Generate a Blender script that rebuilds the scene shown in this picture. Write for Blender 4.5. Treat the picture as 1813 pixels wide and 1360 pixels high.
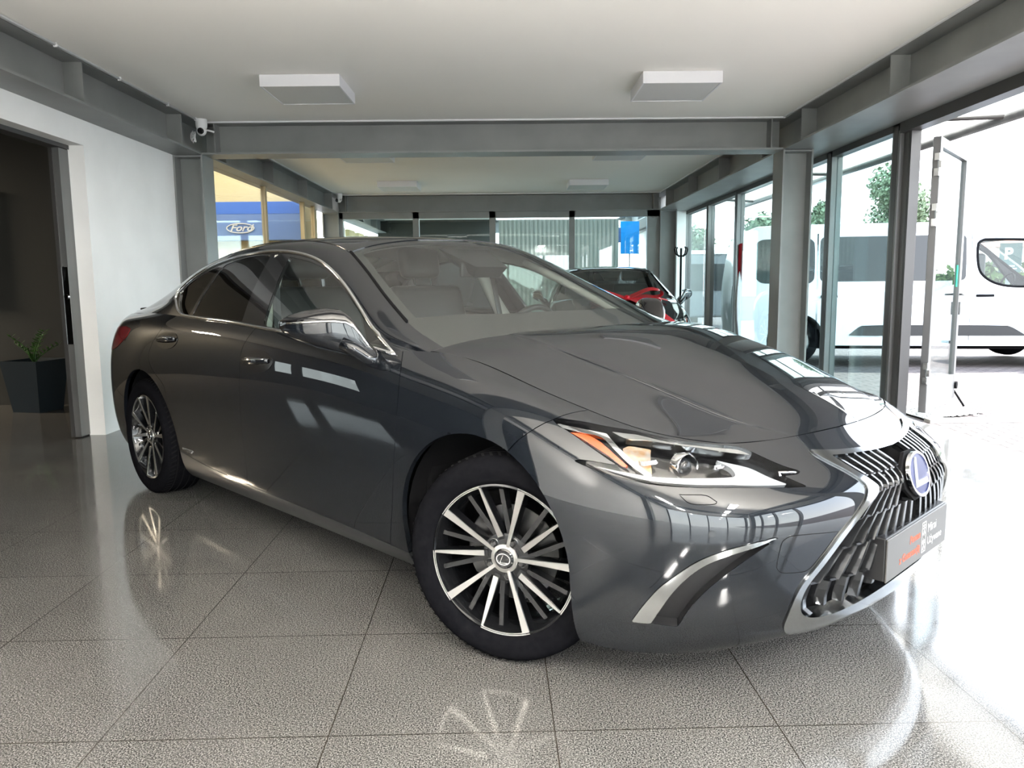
import bpy, bmesh, math, random
import numpy as np
from mathutils import Vector, Matrix
random.seed(7)
for _o in list(bpy.data.objects): bpy.data.objects.remove(_o)
SC = bpy.context.scene
COL = SC.collection
R = math.radians
# ------------------------------------------------------------------ camera
def cam_setup():
    f, yaw, pitch, roll, h = 1371.17, -.004731, .127523, .009852, 1.18
    cy, sy, cp, sp = math.cos(yaw), math.sin(yaw), math.cos(pitch), math.sin(pitch)
    fw = Vector((-sy*cp, cy*cp, -sp)); r = Vector((cy, sy, 0)); d = fw.cross(r)
    cr, sr = math.cos(roll), math.sin(roll)
    rr = cr*r + sr*d; dd = -sr*r + cr*d
    cd = bpy.data.cameras.new('camera'); co = bpy.data.objects.new('camera', cd); COL.objects.link(co)
    m = Matrix((rr, -dd, -fw)).transposed().to_4x4(); m.translation = Vector((0, 0, h)); co.matrix_world = m
    cd.sensor_width = 36; cd.lens = f/1813*36; cd.clip_end = 300; cd.clip_start = .02
    SC.camera = co
cam_setup()
# ------------------------------------------------------------------ world, sun, exposure
W = bpy.data.worlds.new('world'); SC.world = W; W.use_nodes = True
wn = W.node_tree.nodes; wl = W.node_tree.links
bg = wn['Background']
tc = wn.new('ShaderNodeTexCoord'); sx = wn.new('ShaderNodeSeparateXYZ'); cr_ = wn.new('ShaderNodeValToRGB')
wl.new(tc.outputs['Generated'], sx.inputs[0]); wl.new(sx.outputs['Z'], cr_.inputs[0])
cr_.color_ramp.elements[0].position = 0.0; cr_.color_ramp.elements[0].color = (.93, .97, 1, 1)
cr_.color_ramp.elements[1].position = 1.0; cr_.color_ramp.elements[1].color = (.62, .78, 1, 1)
wl.new(cr_.outputs[0], bg.inputs[0]); bg.inputs[1].default_value = 1.9
sun = bpy.data.lights.new('sun', 'SUN'); sun.energy = 4.5; sun.angle = R(1.0); sun.color = (1, .96, .9)
so = bpy.data.objects.new('sun', sun); COL.objects.link(so)
so.rotation_euler = Vector((.60, .22, .80)).to_track_quat('Z', 'Y').to_euler()
so.location = (8, 3, 9)
def area(name, loc, size, energy, color, rot=(0, 0, 0)):
    l = bpy.data.lights.new(name, 'AREA'); l.shape = 'RECTANGLE'; l.size = size[0]; l.size_y = size[1]; l.energy = energy; l.color = color
    o = bpy.data.objects.new(name, l); COL.objects.link(o); o.location = loc; o.rotation_euler = rot; return o
SC.view_settings.view_transform = 'Standard'; SC.view_settings.look = 'None'
SC.view_settings.gamma = 1; SC.view_settings.use_curve_mapping = False
SC.view_settings.exposure = 2.52
# ------------------------------------------------------------------ materials
def mat(name, col, rough=.5, metal=0., coat=0., spec=.5, emit=None, es=0., trans=0., alpha=1., ior=1.45, coat_r=.02):
    m = bpy.data.materials.new(name); m.use_nodes = True
    b = m.node_tree.nodes['Principled BSDF']
    b.inputs['Base Color'].default_value = (*col, 1); b.inputs['Roughness'].default_value = rough
    b.inputs['Metallic'].default_value = metal; b.inputs['Coat Weight'].default_value = coat
    b.inputs['Coat Roughness'].default_value = coat_r
    b.inputs['Specular IOR Level'].default_value = spec; b.inputs['IOR'].default_value = ior
    b.inputs['Transmission Weight'].default_value = trans; b.inputs['Alpha'].default_value = alpha
    if emit: b.inputs['Emission Color'].default_value = (*emit, 1); b.inputs['Emission Strength'].default_value = es
    return m
def nodes(m): return m.node_tree.nodes, m.node_tree.links, m.node_tree.nodes['Principled BSDF']
def noise_mat(m, c1, c2, scale=8, detail=4, bump=0., bscale=None, rvar=None, coord='Object', stretch=None):
    n, l, b = nodes(m)
    t = n.new('ShaderNodeTexCoord'); nz = n.new('ShaderNodeTexNoise'); nz.inputs['Scale'].default_value = scale; nz.inputs['Detail'].default_value = detail
    src = t.outputs[coord]
    if stretch:
        mp = n.new('ShaderNodeMapping'); mp.inputs['Scale'].default_value = stretch; l.new(src, mp.inputs[0]); src = mp.outputs[0]
    l.new(src, nz.inputs['Vector'])
    r = n.new('ShaderNodeValToRGB'); r.color_ramp.elements[0].position = .35; r.color_ramp.elements[1].position = .65
    r.color_ramp.elements[0].color = (*c1, 1); r.color_ramp.elements[1].color = (*c2, 1)
    l.new(nz.outputs[0], r.inputs[0]); l.new(r.outputs[0], b.inputs['Base Color'])
    if bump:
        bp = n.new('ShaderNodeBump'); bp.inputs['Strength'].default_value = bump; bp.inputs['Distance'].default_value = .01
        l.new(nz.outputs[0], bp.inputs['Height']); l.new(bp.outputs[0], b.inputs['Normal'])
    return m
def glass_mat(name, tint=(1, 1, 1), f0=1.5, rough=0.0, boost=0., graz=1.):
    """thin pane: see-through with a fresnel reflection"""
    m = bpy.data.materials.new(name); m.use_nodes = True; n = m.node_tree.nodes; l = m.node_tree.links; n.clear()
    o = n.new('ShaderNodeOutputMaterial'); mx = n.new('ShaderNodeMixShader'); tr = n.new('ShaderNodeBsdfTransparent'); gl = n.new('ShaderNodeBsdfGlossy')
    lw = n.new('ShaderNodeLayerWeight'); lw.inputs[0].default_value = .5; gl.inputs['Roughness'].default_value = rough
    pw = n.new('ShaderNodeMath'); pw.operation = 'POWER'; pw.inputs[1].default_value = 5; l.new(lw.outputs['Facing'], pw.inputs[0])
    R0 = 2*((f0-1)/(f0+1))**2; fr = n.new('ShaderNodeMath'); fr.operation = 'MULTIPLY_ADD'; fr.inputs[1].default_value = (1-R0)*graz; fr.inputs[2].default_value = R0; l.new(pw.outputs[0], fr.inputs[0])
    tr.inputs[0].default_value = (*tint, 1)
    src = fr.outputs[0]
    if boost:
        a = n.new('ShaderNodeMath'); a.operation = 'ADD'; a.use_clamp = True; a.inputs[1].default_value = boost; l.new(src, a.inputs[0]); src = a.outputs[0]
    l.new(src, mx.inputs[0]); l.new(tr.outputs[0], mx.inputs[1]); l.new(gl.outputs[0], mx.inputs[2]); l.new(mx.outputs[0], o.inputs[0])
    return m
M = {}
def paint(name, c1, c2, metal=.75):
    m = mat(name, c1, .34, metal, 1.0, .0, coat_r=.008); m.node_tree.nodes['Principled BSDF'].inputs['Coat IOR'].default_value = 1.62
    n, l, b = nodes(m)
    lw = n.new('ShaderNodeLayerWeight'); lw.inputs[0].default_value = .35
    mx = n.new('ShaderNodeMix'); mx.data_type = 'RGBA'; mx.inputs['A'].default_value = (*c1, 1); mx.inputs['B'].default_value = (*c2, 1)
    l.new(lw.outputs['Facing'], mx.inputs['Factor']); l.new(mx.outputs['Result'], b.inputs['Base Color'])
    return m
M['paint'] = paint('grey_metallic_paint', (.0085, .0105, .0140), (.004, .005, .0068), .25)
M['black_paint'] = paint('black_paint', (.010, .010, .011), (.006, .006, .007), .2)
M['rocker'] = mat('rocker_paint', (.035, .036, .038), .38, .4, .6)
M['gloss_black'] = mat('gloss_black', (.006, .006, .007), .08, 0, .8)
M['pillar_black'] = mat('pillar_black', (.008, .008, .009), .12, 0, .6)
M['matt_black'] = mat('matt_black', (.004, .004, .0045), .85, 0, 0, .15)
M['black_plastic'] = mat('black_plastic', (.008, .008, .009), .4)
M['rubber'] = noise_mat(mat('tyre_rubber', (.005, .005, .006), .9, 0, 0, .0), (.004, .004, .005), (.006, .006, .007), 60, 3, .1)
M['chrome'] = mat('chrome', (.78, .79, .80), .07, 1.)
M['satin_chrome'] = mat('satin_chrome', (.50, .52, .53), .13, 1.)
M['dark_chrome'] = mat('dark_chrome', (.05, .052, .056), .18, .8, 0)
M['machined'] = mat('machined_alloy', (.52, .515, .50), .28, 1.)
M['rim_dark'] = mat('dark_rim_paint', (.010, .0105, .012), .2, .6, .8)
M['steel'] = mat('brake_steel', (.10, .10, .10), .35, 1.)
M['van_glass'] = glass_mat('van_glass', (.62, .68, .66), 1.35, graz=.5)
M['glass_left'] = glass_mat('hall_glass', (.95, .96, .94), 1.4, graz=.25)
M['glass'] = glass_mat('clear_glass', (.74, .84, .84), 1.5)
M['annex_glass'] = glass_mat('annex_glass', (.55, .57, .56), 1.5)
M['car_glass'] = glass_mat('car_glass', (.72, .82, .77), 1.5, 0, .035)
M['tint_glass'] = glass_mat('privacy_glass', (.035, .036, .038), 1.5, 0, .02)
M['screen_glass'] = glass_mat('windscreen_glass', (.80, .86, .83), 1.52, 0, .05)
M['lens'] = glass_mat('lamp_lens', (.93, .93, .93), 1.22, graz=.5)
M['drl'] = mat('lamp_light_guide', (.22, .235, .25), .25, 0, .6)
M['orange'] = mat('orange_marker', (.42, .055, .006), .2, 0, .6)
M['amber'] = noise_mat(mat('amber_bulb_reflector', (.6, .5, .4), .15, .6), (.38, .37, .35), (.40, .22, .09), 30, 2)
M['red_lens'] = mat('red_lens', (.22, .01, .015), .12, 0, .8)
M['leather'] = mat('grey_leather', (.022, .023, .023), .4)
M['dash'] = mat('dash_vinyl', (.022, .023, .023), .5)
M['cabin_light'] = mat('light_headlining', (.42, .42, .39), .9)
M['wall_white'] = noise_mat(mat('white_plaster', (.74, .73, .72), .85), (.83, .82, .80), (.87, .86, .84), 3, 3, .02)
M['ceiling'] = noise_mat(mat('ceiling_plaster', (.66, .64, .60), .9), (.87, .85, .80), (.90, .88, .83), .6, 3)
M['beam'] = noise_mat(mat('grey_steel_paint', (.17, .175, .17), .45), (.20, .205, .20), (.235, .24, .232), 2.5, 4, .03)
M['alu'] = noise_mat(mat('aluminium_frame', (.30, .30, .30), .38, .65), (.15, .15, .15), (.20, .20, .198), 6, 3, 0, stretch=(1, 1, .05))
M['alu_dark'] = mat('dark_frame', (.075, .072, .071), .4, .5)
M['dark_wall'] = mat('dark_grey_wall', (.030, .030, .027), .8)
M['cream'] = mat('cream_wall', (.50, .42, .25), .8)
M['cream2'] = mat('tan_cladding', (.42, .33, .20), .8)
M['blue'] = mat('blue_sign_panel', (.085, .15, .34), .5)
M['blue2'] = mat('deep_blue_band', (.015, .09, .40), .35)
M['white_plastic'] = mat('white_plastic', (.80, .80, .80), .4)
M['lamp_side'] = mat('lamp_housing', (.74, .74, .76), .5)
M['lamp_diff'] = mat('lamp_diffuser', (.60, .60, .585), .55)
M['fill_glow'] = mat('fill_diffuser', (.9, .9, .9), .5, emit=(1, .97, .92), es=50)  # glow of the added fill strips
M['van_white'] = mat('van_white_paint', (.82, .84, .87), .3, 0, .6)
M['grey_van'] = mat('grey_panel_paint', (.14, .15, .155), .4)
M['red'] = mat('red_satin_ribbon', (.55, .003, .014), .38)
M['pot'] = mat('dark_teal_planter', (.007, .014, .020), .5)
M['leaf'] = noise_mat(mat('glossy_leaf', (.03, .09, .02), .35), (.02, .07, .012), (.06, .14, .03), 14, 2)
M['tree'] = noise_mat(mat('tree_leaf', (.12, .17, .10), .8), (.09, .13, .075), (.16, .21, .125), 9, 3)
M['hedge'] = noise_mat(mat('hedge_leaf', (.10, .20, .03), .8), (.02, .05, .008), (.08, .13, .025), 22, 4)
M['bark'] = mat('bark', (.10, .075, .055), .9)
M['gravel'] = noise_mat(mat('gravel', (.5, .48, .45), .9), (.25, .24, .22), (.75, .73, .70), 45, 3, .8)
M['screen'] = mat('dark_screen', (.006, .007, .009), .15)
M['plate'] = mat('grey_plate', (.040, .038, .035), .4)
M['txt_white'] = mat('white_lettering', (.45, .45, .45), .5)
M['txt_orange'] = mat('orange_lettering', (.42, .06, .02), .5)
M['green'] = mat('green_sticker', (.02, .45, .25), .5)
M['kerb'] = mat('kerb_concrete', (.5, .47, .43), .85)
M['sandstone'] = mat('wall_render', (.75, .74, .70), .85)
M['redbrick'] = mat('brick_red', (.55, .22, .15), .85)
def floor_mat():
    m = mat('polished_granite_tiles', (.3, .3, .28), .12, 0, 0, .5); n, l, b = nodes(m)
    t = n.new('ShaderNodeTexCoord'); mp = n.new('ShaderNodeMapping'); l.new(t.outputs['Object'], mp.inputs[0])
    psi = .01759
    mp.vector_type = 'TEXTURE'; mp.inputs['Location'].default_value = (-1.0856, 1.9057, 0); mp.inputs['Rotation'].default_value = (0, 0, psi)
    br = n.new('ShaderNodeTexBrick'); br.offset = 0; br.squash = 1
    for k, v in {'Scale': 1., 'Mortar Size': .0019, 'Mortar Smooth': .1, 'Bias': 0., 'Brick Width': .6, 'Row Height': .6}.items(): br.inputs[k].default_value = v
    br.inputs['Color1'].default_value = (.93, .93, .93, 1); br.inputs['Color2'].default_value = (1, 1, 1, 1); br.inputs['Mortar'].default_value = (0, 0, 0, 1)
    l.new(mp.outputs[0], br.inputs['Vector'])
    v = n.new('ShaderNodeTexNoise'); v.inputs['Scale'].default_value = 240; v.inputs['Detail'].default_value = 3.5; v.inputs['Roughness'].default_value = .7
    l.new(mp.outputs[0], v.inputs['Vector'])
    r = n.new('ShaderNodeValToRGB'); e = r.color_ramp.elements
    e[0].position = .39; e[0].color = (.010, .0098, .0095, 1); e[1].position = .61; e[1].color = (.245, .238, .228, 1)
    x = e.new(.46); x.color = (.055, .0535, .051, 1); x = e.new(.55); x.color = (.135, .131, .125, 1)
    l.new(v.outputs[0], r.inputs[0])
    v2 = n.new('ShaderNodeTexNoise'); v2.inputs['Scale'].default_value = 1.7; v2.inputs['Detail'].default_value = 3; l.new(mp.outputs[0], v2.inputs['Vector'])
    mr = n.new('ShaderNodeMapRange'); mr.inputs[1].default_value = .3; mr.inputs[2].default_value = .7; mr.inputs[3].default_value = .86; mr.inputs[4].default_value = 1.08
    l.new(v2.outputs[0], mr.inputs[0])
    m1 = n.new('ShaderNodeMix'); m1.data_type = 'RGBA'; m1.blend_type = 'MULTIPLY'; m1.inputs['Factor'].default_value = 1
    l.new(r.outputs[0], m1.inputs['A']); l.new(br.outputs['Color'], m1.inputs['B'])
    m2 = n.new('ShaderNodeMix'); m2.data_type = 'RGBA'; m2.blend_type = 'MULTIPLY'; m2.inputs['Factor'].default_value = 1
    l.new(m1.outputs['Result'], m2.inputs['A']); l.new(mr.outputs[0], m2.inputs['B'])
    m3 = n.new('ShaderNodeMix'); m3.data_type = 'RGBA'; l.new(br.outputs['Fac'], m3.inputs['Factor']); l.new(m2.outputs['Result'], m3.inputs['A']); m3.inputs['B'].default_value = (.035, .028, .022, 1)
    l.new(m3.outputs['Result'], b.inputs['Base Color'])
    v3 = n.new('ShaderNodeTexNoise'); v3.inputs['Scale'].default_value = 5; v3.inputs['Detail'].default_value = 5; l.new(mp.outputs[0], v3.inputs['Vector'])
    mr3 = n.new('ShaderNodeMapRange'); mr3.inputs[1].default_value = .3; mr3.inputs[2].default_value = .7; mr3.inputs[3].default_value = .06; mr3.inputs[4].default_value = .13
    l.new(v3.outputs[0], mr3.inputs[0]); l.new(mr3.outputs[0], b.inputs['Roughness'])
    b.inputs['IOR'].default_value = 1.55
    return m
M['floor'] = floor_mat()
def paving_mat():
    m = mat('brick_paving', (.4, .35, .33), .85); n, l, b = nodes(m)
    t = n.new('ShaderNodeTexCoord'); br = n.new('ShaderNodeTexBrick'); l.new(t.outputs['Object'], br.inputs['Vector'])
    for k, v in {'Scale': 1., 'Mortar Size': .012, 'Brick Width': .22, 'Row Height': .11}.items(): br.inputs[k].default_value = v
    br.inputs['Color1'].default_value = (.115, .092, .086, 1); br.inputs['Color2'].default_value = (.085, .066, .063, 1); br.inputs['Mortar'].default_value = (.025, .019, .018, 1)
    l.new(br.outputs['Color'], b.inputs['Base Color']); return m
M['paving'] = paving_mat()
def blind_mat():
    m = mat('fabric_blind', (.75, .73, .68), .9); n, l, b = nodes(m)
    tl = n.new('ShaderNodeBsdfTranslucent'); tl.inputs[0].default_value = (.8, .77, .70, 1); mx = n.new('ShaderNodeMixShader'); mx.inputs[0].default_value = .10
    o = n['Material Output']; l.new(b.outputs[0], mx.inputs[1]); l.new(tl.outputs[0], mx.inputs[2]); l.new(mx.outputs[0], o.inputs[0]); return m
M['fabric'] = blind_mat(); M['fabric'].node_tree.nodes['Mix Shader'].inputs[0].default_value = .5; M['fabric'].name = 'awning_fabric'; M['blind'] = blind_mat(); M['blind'].node_tree.nodes['Principled BSDF'].inputs['Base Color'].default_value = (.55, .53, .47, 1)
def van_mat():
    m = mat('van_shell', (.82, .84, .87), .3, 0, .6); n, l, b = nodes(m)
    g = n.new('ShaderNodeNewGeometry'); mx = n.new('ShaderNodeMix'); mx.data_type = 'RGBA'; mx.inputs['A'].default_value = (.82, .84, .87, 1); mx.inputs['B'].default_value = (.03, .03, .03, 1)
    l.new(g.outputs['Backfacing'], mx.inputs['Factor']); l.new(mx.outputs['Result'], b.inputs['Base Color']); return m
M['van_shell'] = van_mat()      # white outside, dark trim inside
# ------------------------------------------------------------------ mesh helpers
def obj(name, verts, faces, m, parent=None, smooth=False, sharp=None, ang=None):
    me = bpy.data.meshes.new(name); me.from_pydata([tuple(map(float, v)) for v in verts], [], [tuple(int(i) for i in f) for f in faces]); me.update()
    if isinstance(m, str): m = M[m]
    me.materials.append(m)
    if smooth:
        me.polygons.foreach_set('use_smooth', [True]*len(me.polygons))
        if ang is not None: me.set_sharp_from_angle(angle=R(ang))
    o = bpy.data.objects.new(name, me); COL.objects.link(o)
    if parent: o.parent = parent
    return o
class MB:
    def __init__(s): s.v = []; s.f = []
    def add(s, v, f):
        b = len(s.v); s.v += [tuple(x) for x in v]; s.f += [tuple(i+b for i in q) for q in f]; return s
    def box(s, x0, x1, y0, y1, z0, z1, mtx=None):
        v = [(x, y, z) for x in (x0, x1) for y in (y0, y1) for z in (z0, z1)]
        if mtx is not None: v = [tuple(mtx @ Vector(p)) for p in v]
        return s.add(v, [(0, 1, 3, 2), (4, 6, 7, 5), (0, 4, 5, 1), (2, 3, 7, 6), (0, 2, 6, 4), (1, 5, 7, 3)])
    def tube(s, pts, r, n=8, cap=True, flat=None, closed=False):
        pts = [Vector(p) for p in pts]; m = len(pts); rings = []
        up = Vector((0, 0, 1)); prev = None
        for i, p in enumerate(pts):
            a = pts[(i-1) % m] if (closed or i > 0) else p; b = pts[(i+1) % m] if (closed or i < m-1) else p
            t = (b-a); t = t.normalized() if t.length > 1e-9 else Vector((1, 0, 0))
            if prev is None:
                nn = up - t*t.dot(up)
                if nn.length < .2: nn = Vector((1, 0, 0)) - t*t.x
            else: nn = prev - t*t.dot(prev)
            nn.normalize(); prev = nn; bb = t.cross(nn)
            rr = r[i] if hasattr(r, '__len__') else r
            fx, fy = (1, 1) if flat is None else flat
            rings.append([p + nn*math.cos(2*math.pi*k/n)*rr*fx + bb*math.sin(2*math.pi*k/n)*rr*fy for k in range(n)])
        v = [q for g in rings for q in g]; f = []
        for i in range(m if closed else m-1):
            for k in range(n):
                a = i*n+k; b = i*n+(k+1) % n; c = ((i+1) % m)*n+(k+1) % n; d = ((i+1) % m)*n+k
                f.append((a, b, c, d))
        if cap and not closed: f.append(tuple(range(n))[::-1]); f.append(tuple((m-1)*n+k for k in range(n)))
        return s.add(v, f)
    def prism(s, poly, z0, z1, mtx=None, axis='z'):
        n = len(poly)
        def P(a, b, c): return {'z': (a, b, c), 'y': (a, c, b), 'x': (c, a, b)}[axis]
        v = [P(a, b, z0) for a, b in poly]+[P(a, b, z1) for a, b in poly]
        if mtx is not None: v = [tuple(mtx @ Vector(p)) for p in v]
        return s.add(v, [tuple(range(n))[::-1], tuple(range(n, 2*n))]+[(i, (i+1) % n, (i+1) % n+n, i+n) for i in range(n)])
    def lathe(s, prof, n=64, axis='y', closed=False, c=(0, 0, 0), arc=2*math.pi, a0=0):
        """prof: (radius, along) pairs"""
        v = []; full = abs(arc-2*math.pi) < 1e-6; N = n if full else n+1
        for i in range(N):
            a = a0+arc*i/n; ca, sa = math.cos(a), math.sin(a)
            for r, h in prof:
                p = {'y': (r*ca, h, r*sa), 'z': (r*ca, r*sa, h), 'x': (h, r*ca, r*sa)}[axis]
                v.append((p[0]+c[0], p[1]+c[1], p[2]+c[2]))
        m = len(prof); f = []
        for i in range(n):
            j = (i+1) % N
            for k in range(m if closed else m-1):
                k2 = (k+1) % m
                f.append((i*m+k, i*m+k2, j*m+k2, j*m+k))
        return s.add(v, f)
    def build(s, name, m, parent=None, smooth=False, ang=None, fix=True):
        o = obj(name, s.v, s.f, m, parent, smooth)
        if fix:
            bm = bmesh.new(); bm.from_mesh(o.data); bmesh.ops.recalc_face_normals(bm, faces=bm.faces); bm.to_mesh(o.data); bm.free()
        if smooth and ang is not None: o.data.set_sharp_from_angle(angle=R(ang))
        return o
def bevel(o, w=.005, seg=2, ang=40):
    md = o.modifiers.new('bevel', 'BEVEL'); md.width = w; md.segments = seg; md.limit_method = 'ANGLE'; md.angle_limit = R(ang); md.harden_normals = False
    return o
def empty(name, loc=(0, 0, 0), rz=0, **k):
    o = bpy.data.objects.new(name, None); COL.objects.link(o); o.location = loc; o.rotation_euler = (0, 0, rz); o.empty_display_size = .1
    tag(o, **k); return o
def tag(o, label=None, cat=None, group=None, kind=None):
    if label: o['label'] = label
    if cat: o['category'] = cat
    if group: o['group'] = group
    if kind: o['kind'] = kind
    return o
def struct(o): o['kind'] = 'structure'; return o
def copy_tree(o, parent=None):
    c = o.copy(); COL.objects.link(c); c.parent = parent
    for ch in list(o.children): copy_tree(ch, c)
    return c
def text(name, body, size, m, parent, mtx, ext=.002, align='LEFT', shear=0, sx=1, bold=0):
    cu = bpy.data.curves.new(name, 'FONT'); cu.body = body; cu.size = size; cu.extrude = ext; cu.align_x = align; cu.shear = shear; cu.offset = bold
    t = bpy.data.objects.new(name+'_curve', cu); COL.objects.link(t)
    dg = bpy.context.evaluated_depsgraph_get(); me = bpy.data.meshes.new_from_object(t.evaluated_get(dg)); bpy.data.objects.remove(t)
    me.materials.clear(); me.materials.append(M[m]); me.name = name
    me.transform(mtx @ Matrix.Diagonal((sx, 1, 1, 1)))
    o = bpy.data.objects.new(name, me); COL.objects.link(o)
    if parent: o.parent = parent
    return o

# ---- body side/nose/tail wrap: rows r0..r8 of (x,Y,z) per station, right half (Y>0 = outboard)
def S(x,*r): return [tuple(q) if len(q)==3 else (x,q[0],q[1]) for q in r]
BODY=[
S(-3.99,(-3.86,0,.20),(-3.92,0,.24),(-3.965,0,.30),(-3.985,0,.43),(-3.98,0,.56),(-3.94,0,.72),(-3.93,0,.84),(-3.955,0,.95),(-3.95,0,1.05)),
S(-3.97,(-3.85,.30,.20),(-3.91,.32,.24),(-3.95,.33,.30),(-3.97,.34,.43),(-3.965,.34,.56),(-3.93,.33,.72),(-3.92,.33,.84),(-3.94,.32,.95),(-3.93,.30,1.045)),
S(-3.88,(-3.78,.55,.19),(-3.84,.58,.23),(-3.875,.60,.30),(-3.89,.61,.43),(-3.885,.61,.58),(-3.86,.60,.73),(-3.85,.59,.85),(-3.86,.565,.95),(-3.85,.53,1.03)),
S(-3.75,(-3.66,.70,.18),(-3.70,.735,.22),(-3.73,.765,.30),(-3.745,.78,.43),(-3.745,.785,.60),(-3.73,.775,.75),(-3.71,.75,.875),(-3.70,.70,.965),(-3.68,.645,1.018)),
S(-3.52,(.78,.17),(.815,.21),(.845,.30),(.863,.43),(.868,.60),(.86,.76),(.832,.885),(.785,.975),(.722,1.022)),
S(-3.22,(.825,.17),(.853,.21),(.882,.30),(.900,.43),(.907,.60),(.904,.76),(.878,.89),(.835,.98),(.768,1.032)),
S(-2.87,(.835,.165),(.865,.205),(.893,.29),(.912,.43),(.926,.60),(.927,.76),(.905,.888),(.862,.98),(.803,1.038)),
S(-2.42,(.83,.165),(.862,.205),(.885,.28),(.903,.41),(.918,.57),(.923,.74),(.913,.87),(.885,.965),(.840,1.03)),
S(-1.90,(.83,.165),(.862,.205),(.883,.275),(.898,.40),(.914,.56),(.922,.725),(.916,.855),(.897,.95),(.864,1.014)),
S(-1.40,(.83,.165),(.862,.205),(.883,.275),(.898,.40),(.914,.56),(.922,.72),(.918,.845),(.900,.935),(.871,.992)),
S(-.95,(.83,.165),(.862,.205),(.883,.275),(.899,.40),(.914,.56),(.921,.71),(.916,.833),(.898,.915),(.868,.97)),
S(-.60,(.833,.165),(.866,.205),(.887,.275),(.903,.40),(.916,.56),(.920,.70),(.911,.822),(.890,.897),(.859,.950)),
S(-.37,(.836,.165),(.870,.205),(.891,.275),(.908,.40),(.919,.56),(.919,.70),(.905,.817),(.868,.896),(-.375,.812,.955)),
S(-.15,(.85,.165),(.878,.205),(.897,.275),(.914,.40),(.923,.55),(.919,.685),(.901,.803),(.852,.885),(-.16,.782,.928)),
S(.08,(.862,.16),(.884,.20),(.902,.275),(.916,.40),(.921,.53),(.915,.66),(.893,.77),(.842,.842),(.06,.768,.868)),
S(.28,(.27,.862,.155),(.28,.88,.195),(.29,.895,.28),(.295,.902,.40),(.298,.903,.52),(.295,.895,.63),(.285,.870,.725),(.27,.82,.79),(.245,.746,.818)),
S(.46,(.41,.81,.137),(.435,.825,.185),(.465,.842,.28),(.485,.85,.40),(.495,.848,.515),(.49,.838,.61),(.47,.81,.695),(.44,.765,.745),(.405,.70,.770)),
S(.62,(.535,.715,.130),(.575,.735,.18),(.63,.755,.28),(.658,.762,.41),(.668,.76,.52),(.655,.75,.60),(.61,.73,.665),(.565,.70,.715),(.53,.652,.748)),
S(.74,(.64,.60,.137),(.70,.615,.19),(.765,.63,.30),(.795,.635,.43),(.803,.632,.53),(.785,.625,.60),(.735,.61,.655),(.68,.60,.70),(.632,.578,.735)),
S(.84,(.735,.445,.155),(.805,.46,.20),(.86,.47,.31),(.885,.475,.44),(.892,.475,.55),(.868,.47,.61),(.80,.465,.655),(.742,.46,.695),(.690,.450,.733)),
S(.905,(.80,.29,.180),(.865,.30,.208),(.918,.31,.315),(.934,.31,.45),(.935,.31,.56),(.908,.31,.622),(.845,.31,.665),(.79,.31,.70),(.732,.31,.735)),
S(.94,(.845,.14,.199),(.897,.14,.220),(.94,.14,.318),(.953,.14,.45),(.952,.14,.565),(.928,.14,.63),(.872,.14,.668),(.812,.14,.703),(.760,.14,.737)),
S(.95,(.855,0,.202),(.905,0,.222),(.945,0,.32),(.957,0,.45),(.956,0,.567),(.934,0,.632),(.88,0,.67),(.82,0,.704),(.768,0,.738)),
]
HOOD=[
[(-.375,.812,.955),(-.32,.67,.988),(-.262,.545,1.002),(-.25,.52,1.0085),(-.18,.26,1.017),(-.16,0,1.02)],
[(-.16,.782,.928),(-.125,.68,.958),(-.085,.565,.978),(-.078,.54,.988),(-.03,.28,1.001),(-.02,0,1.004)],
[(.06,.768,.868),(.088,.66,.902),(.108,.55,.926),(.112,.525,.9375),(.14,.26,.957),(.15,0,.961)],
[(.245,.746,.818),(.27,.63,.852),(.288,.525,.877),(.292,.50,.888),(.31,.24,.909),(.32,0,.914)],
[(.405,.70,.770),(.438,.59,.798),(.456,.49,.819),(.46,.465,.829),(.48,.22,.853),(.49,0,.858)],
[(.53,.652,.748),(.563,.55,.762),(.585,.45,.776),(.590,.428,.783),(.615,.2,.802),(.63,0,.807)],
[(.61,.60,.738),(.65,.49,.742),(.675,.39,.749),(.680,.365,.752),(.705,.17,.765),(.72,0,.768)],
[(.632,.578,.735),(.690,.450,.732),(.718,.36,.733),(.728,.32,.734),(.760,.14,.737),(.768,0,.738)],
]
def mid(a,b,t,bul=0):
    return (a[0]+(b[0]-a[0])*t, a[1]+(b[1]-a[1])*t+bul, a[2]+(b[2]-a[2])*t)
def G(g0,g3,g4,g5,g6,b=.012):
    L=abs(g3[2]-g0[2])/.35; 
    return [g0,mid(g0,g3,.34,b*L),mid(g0,g3,.68,b*L),g3,g4,g5,g6]
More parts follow.
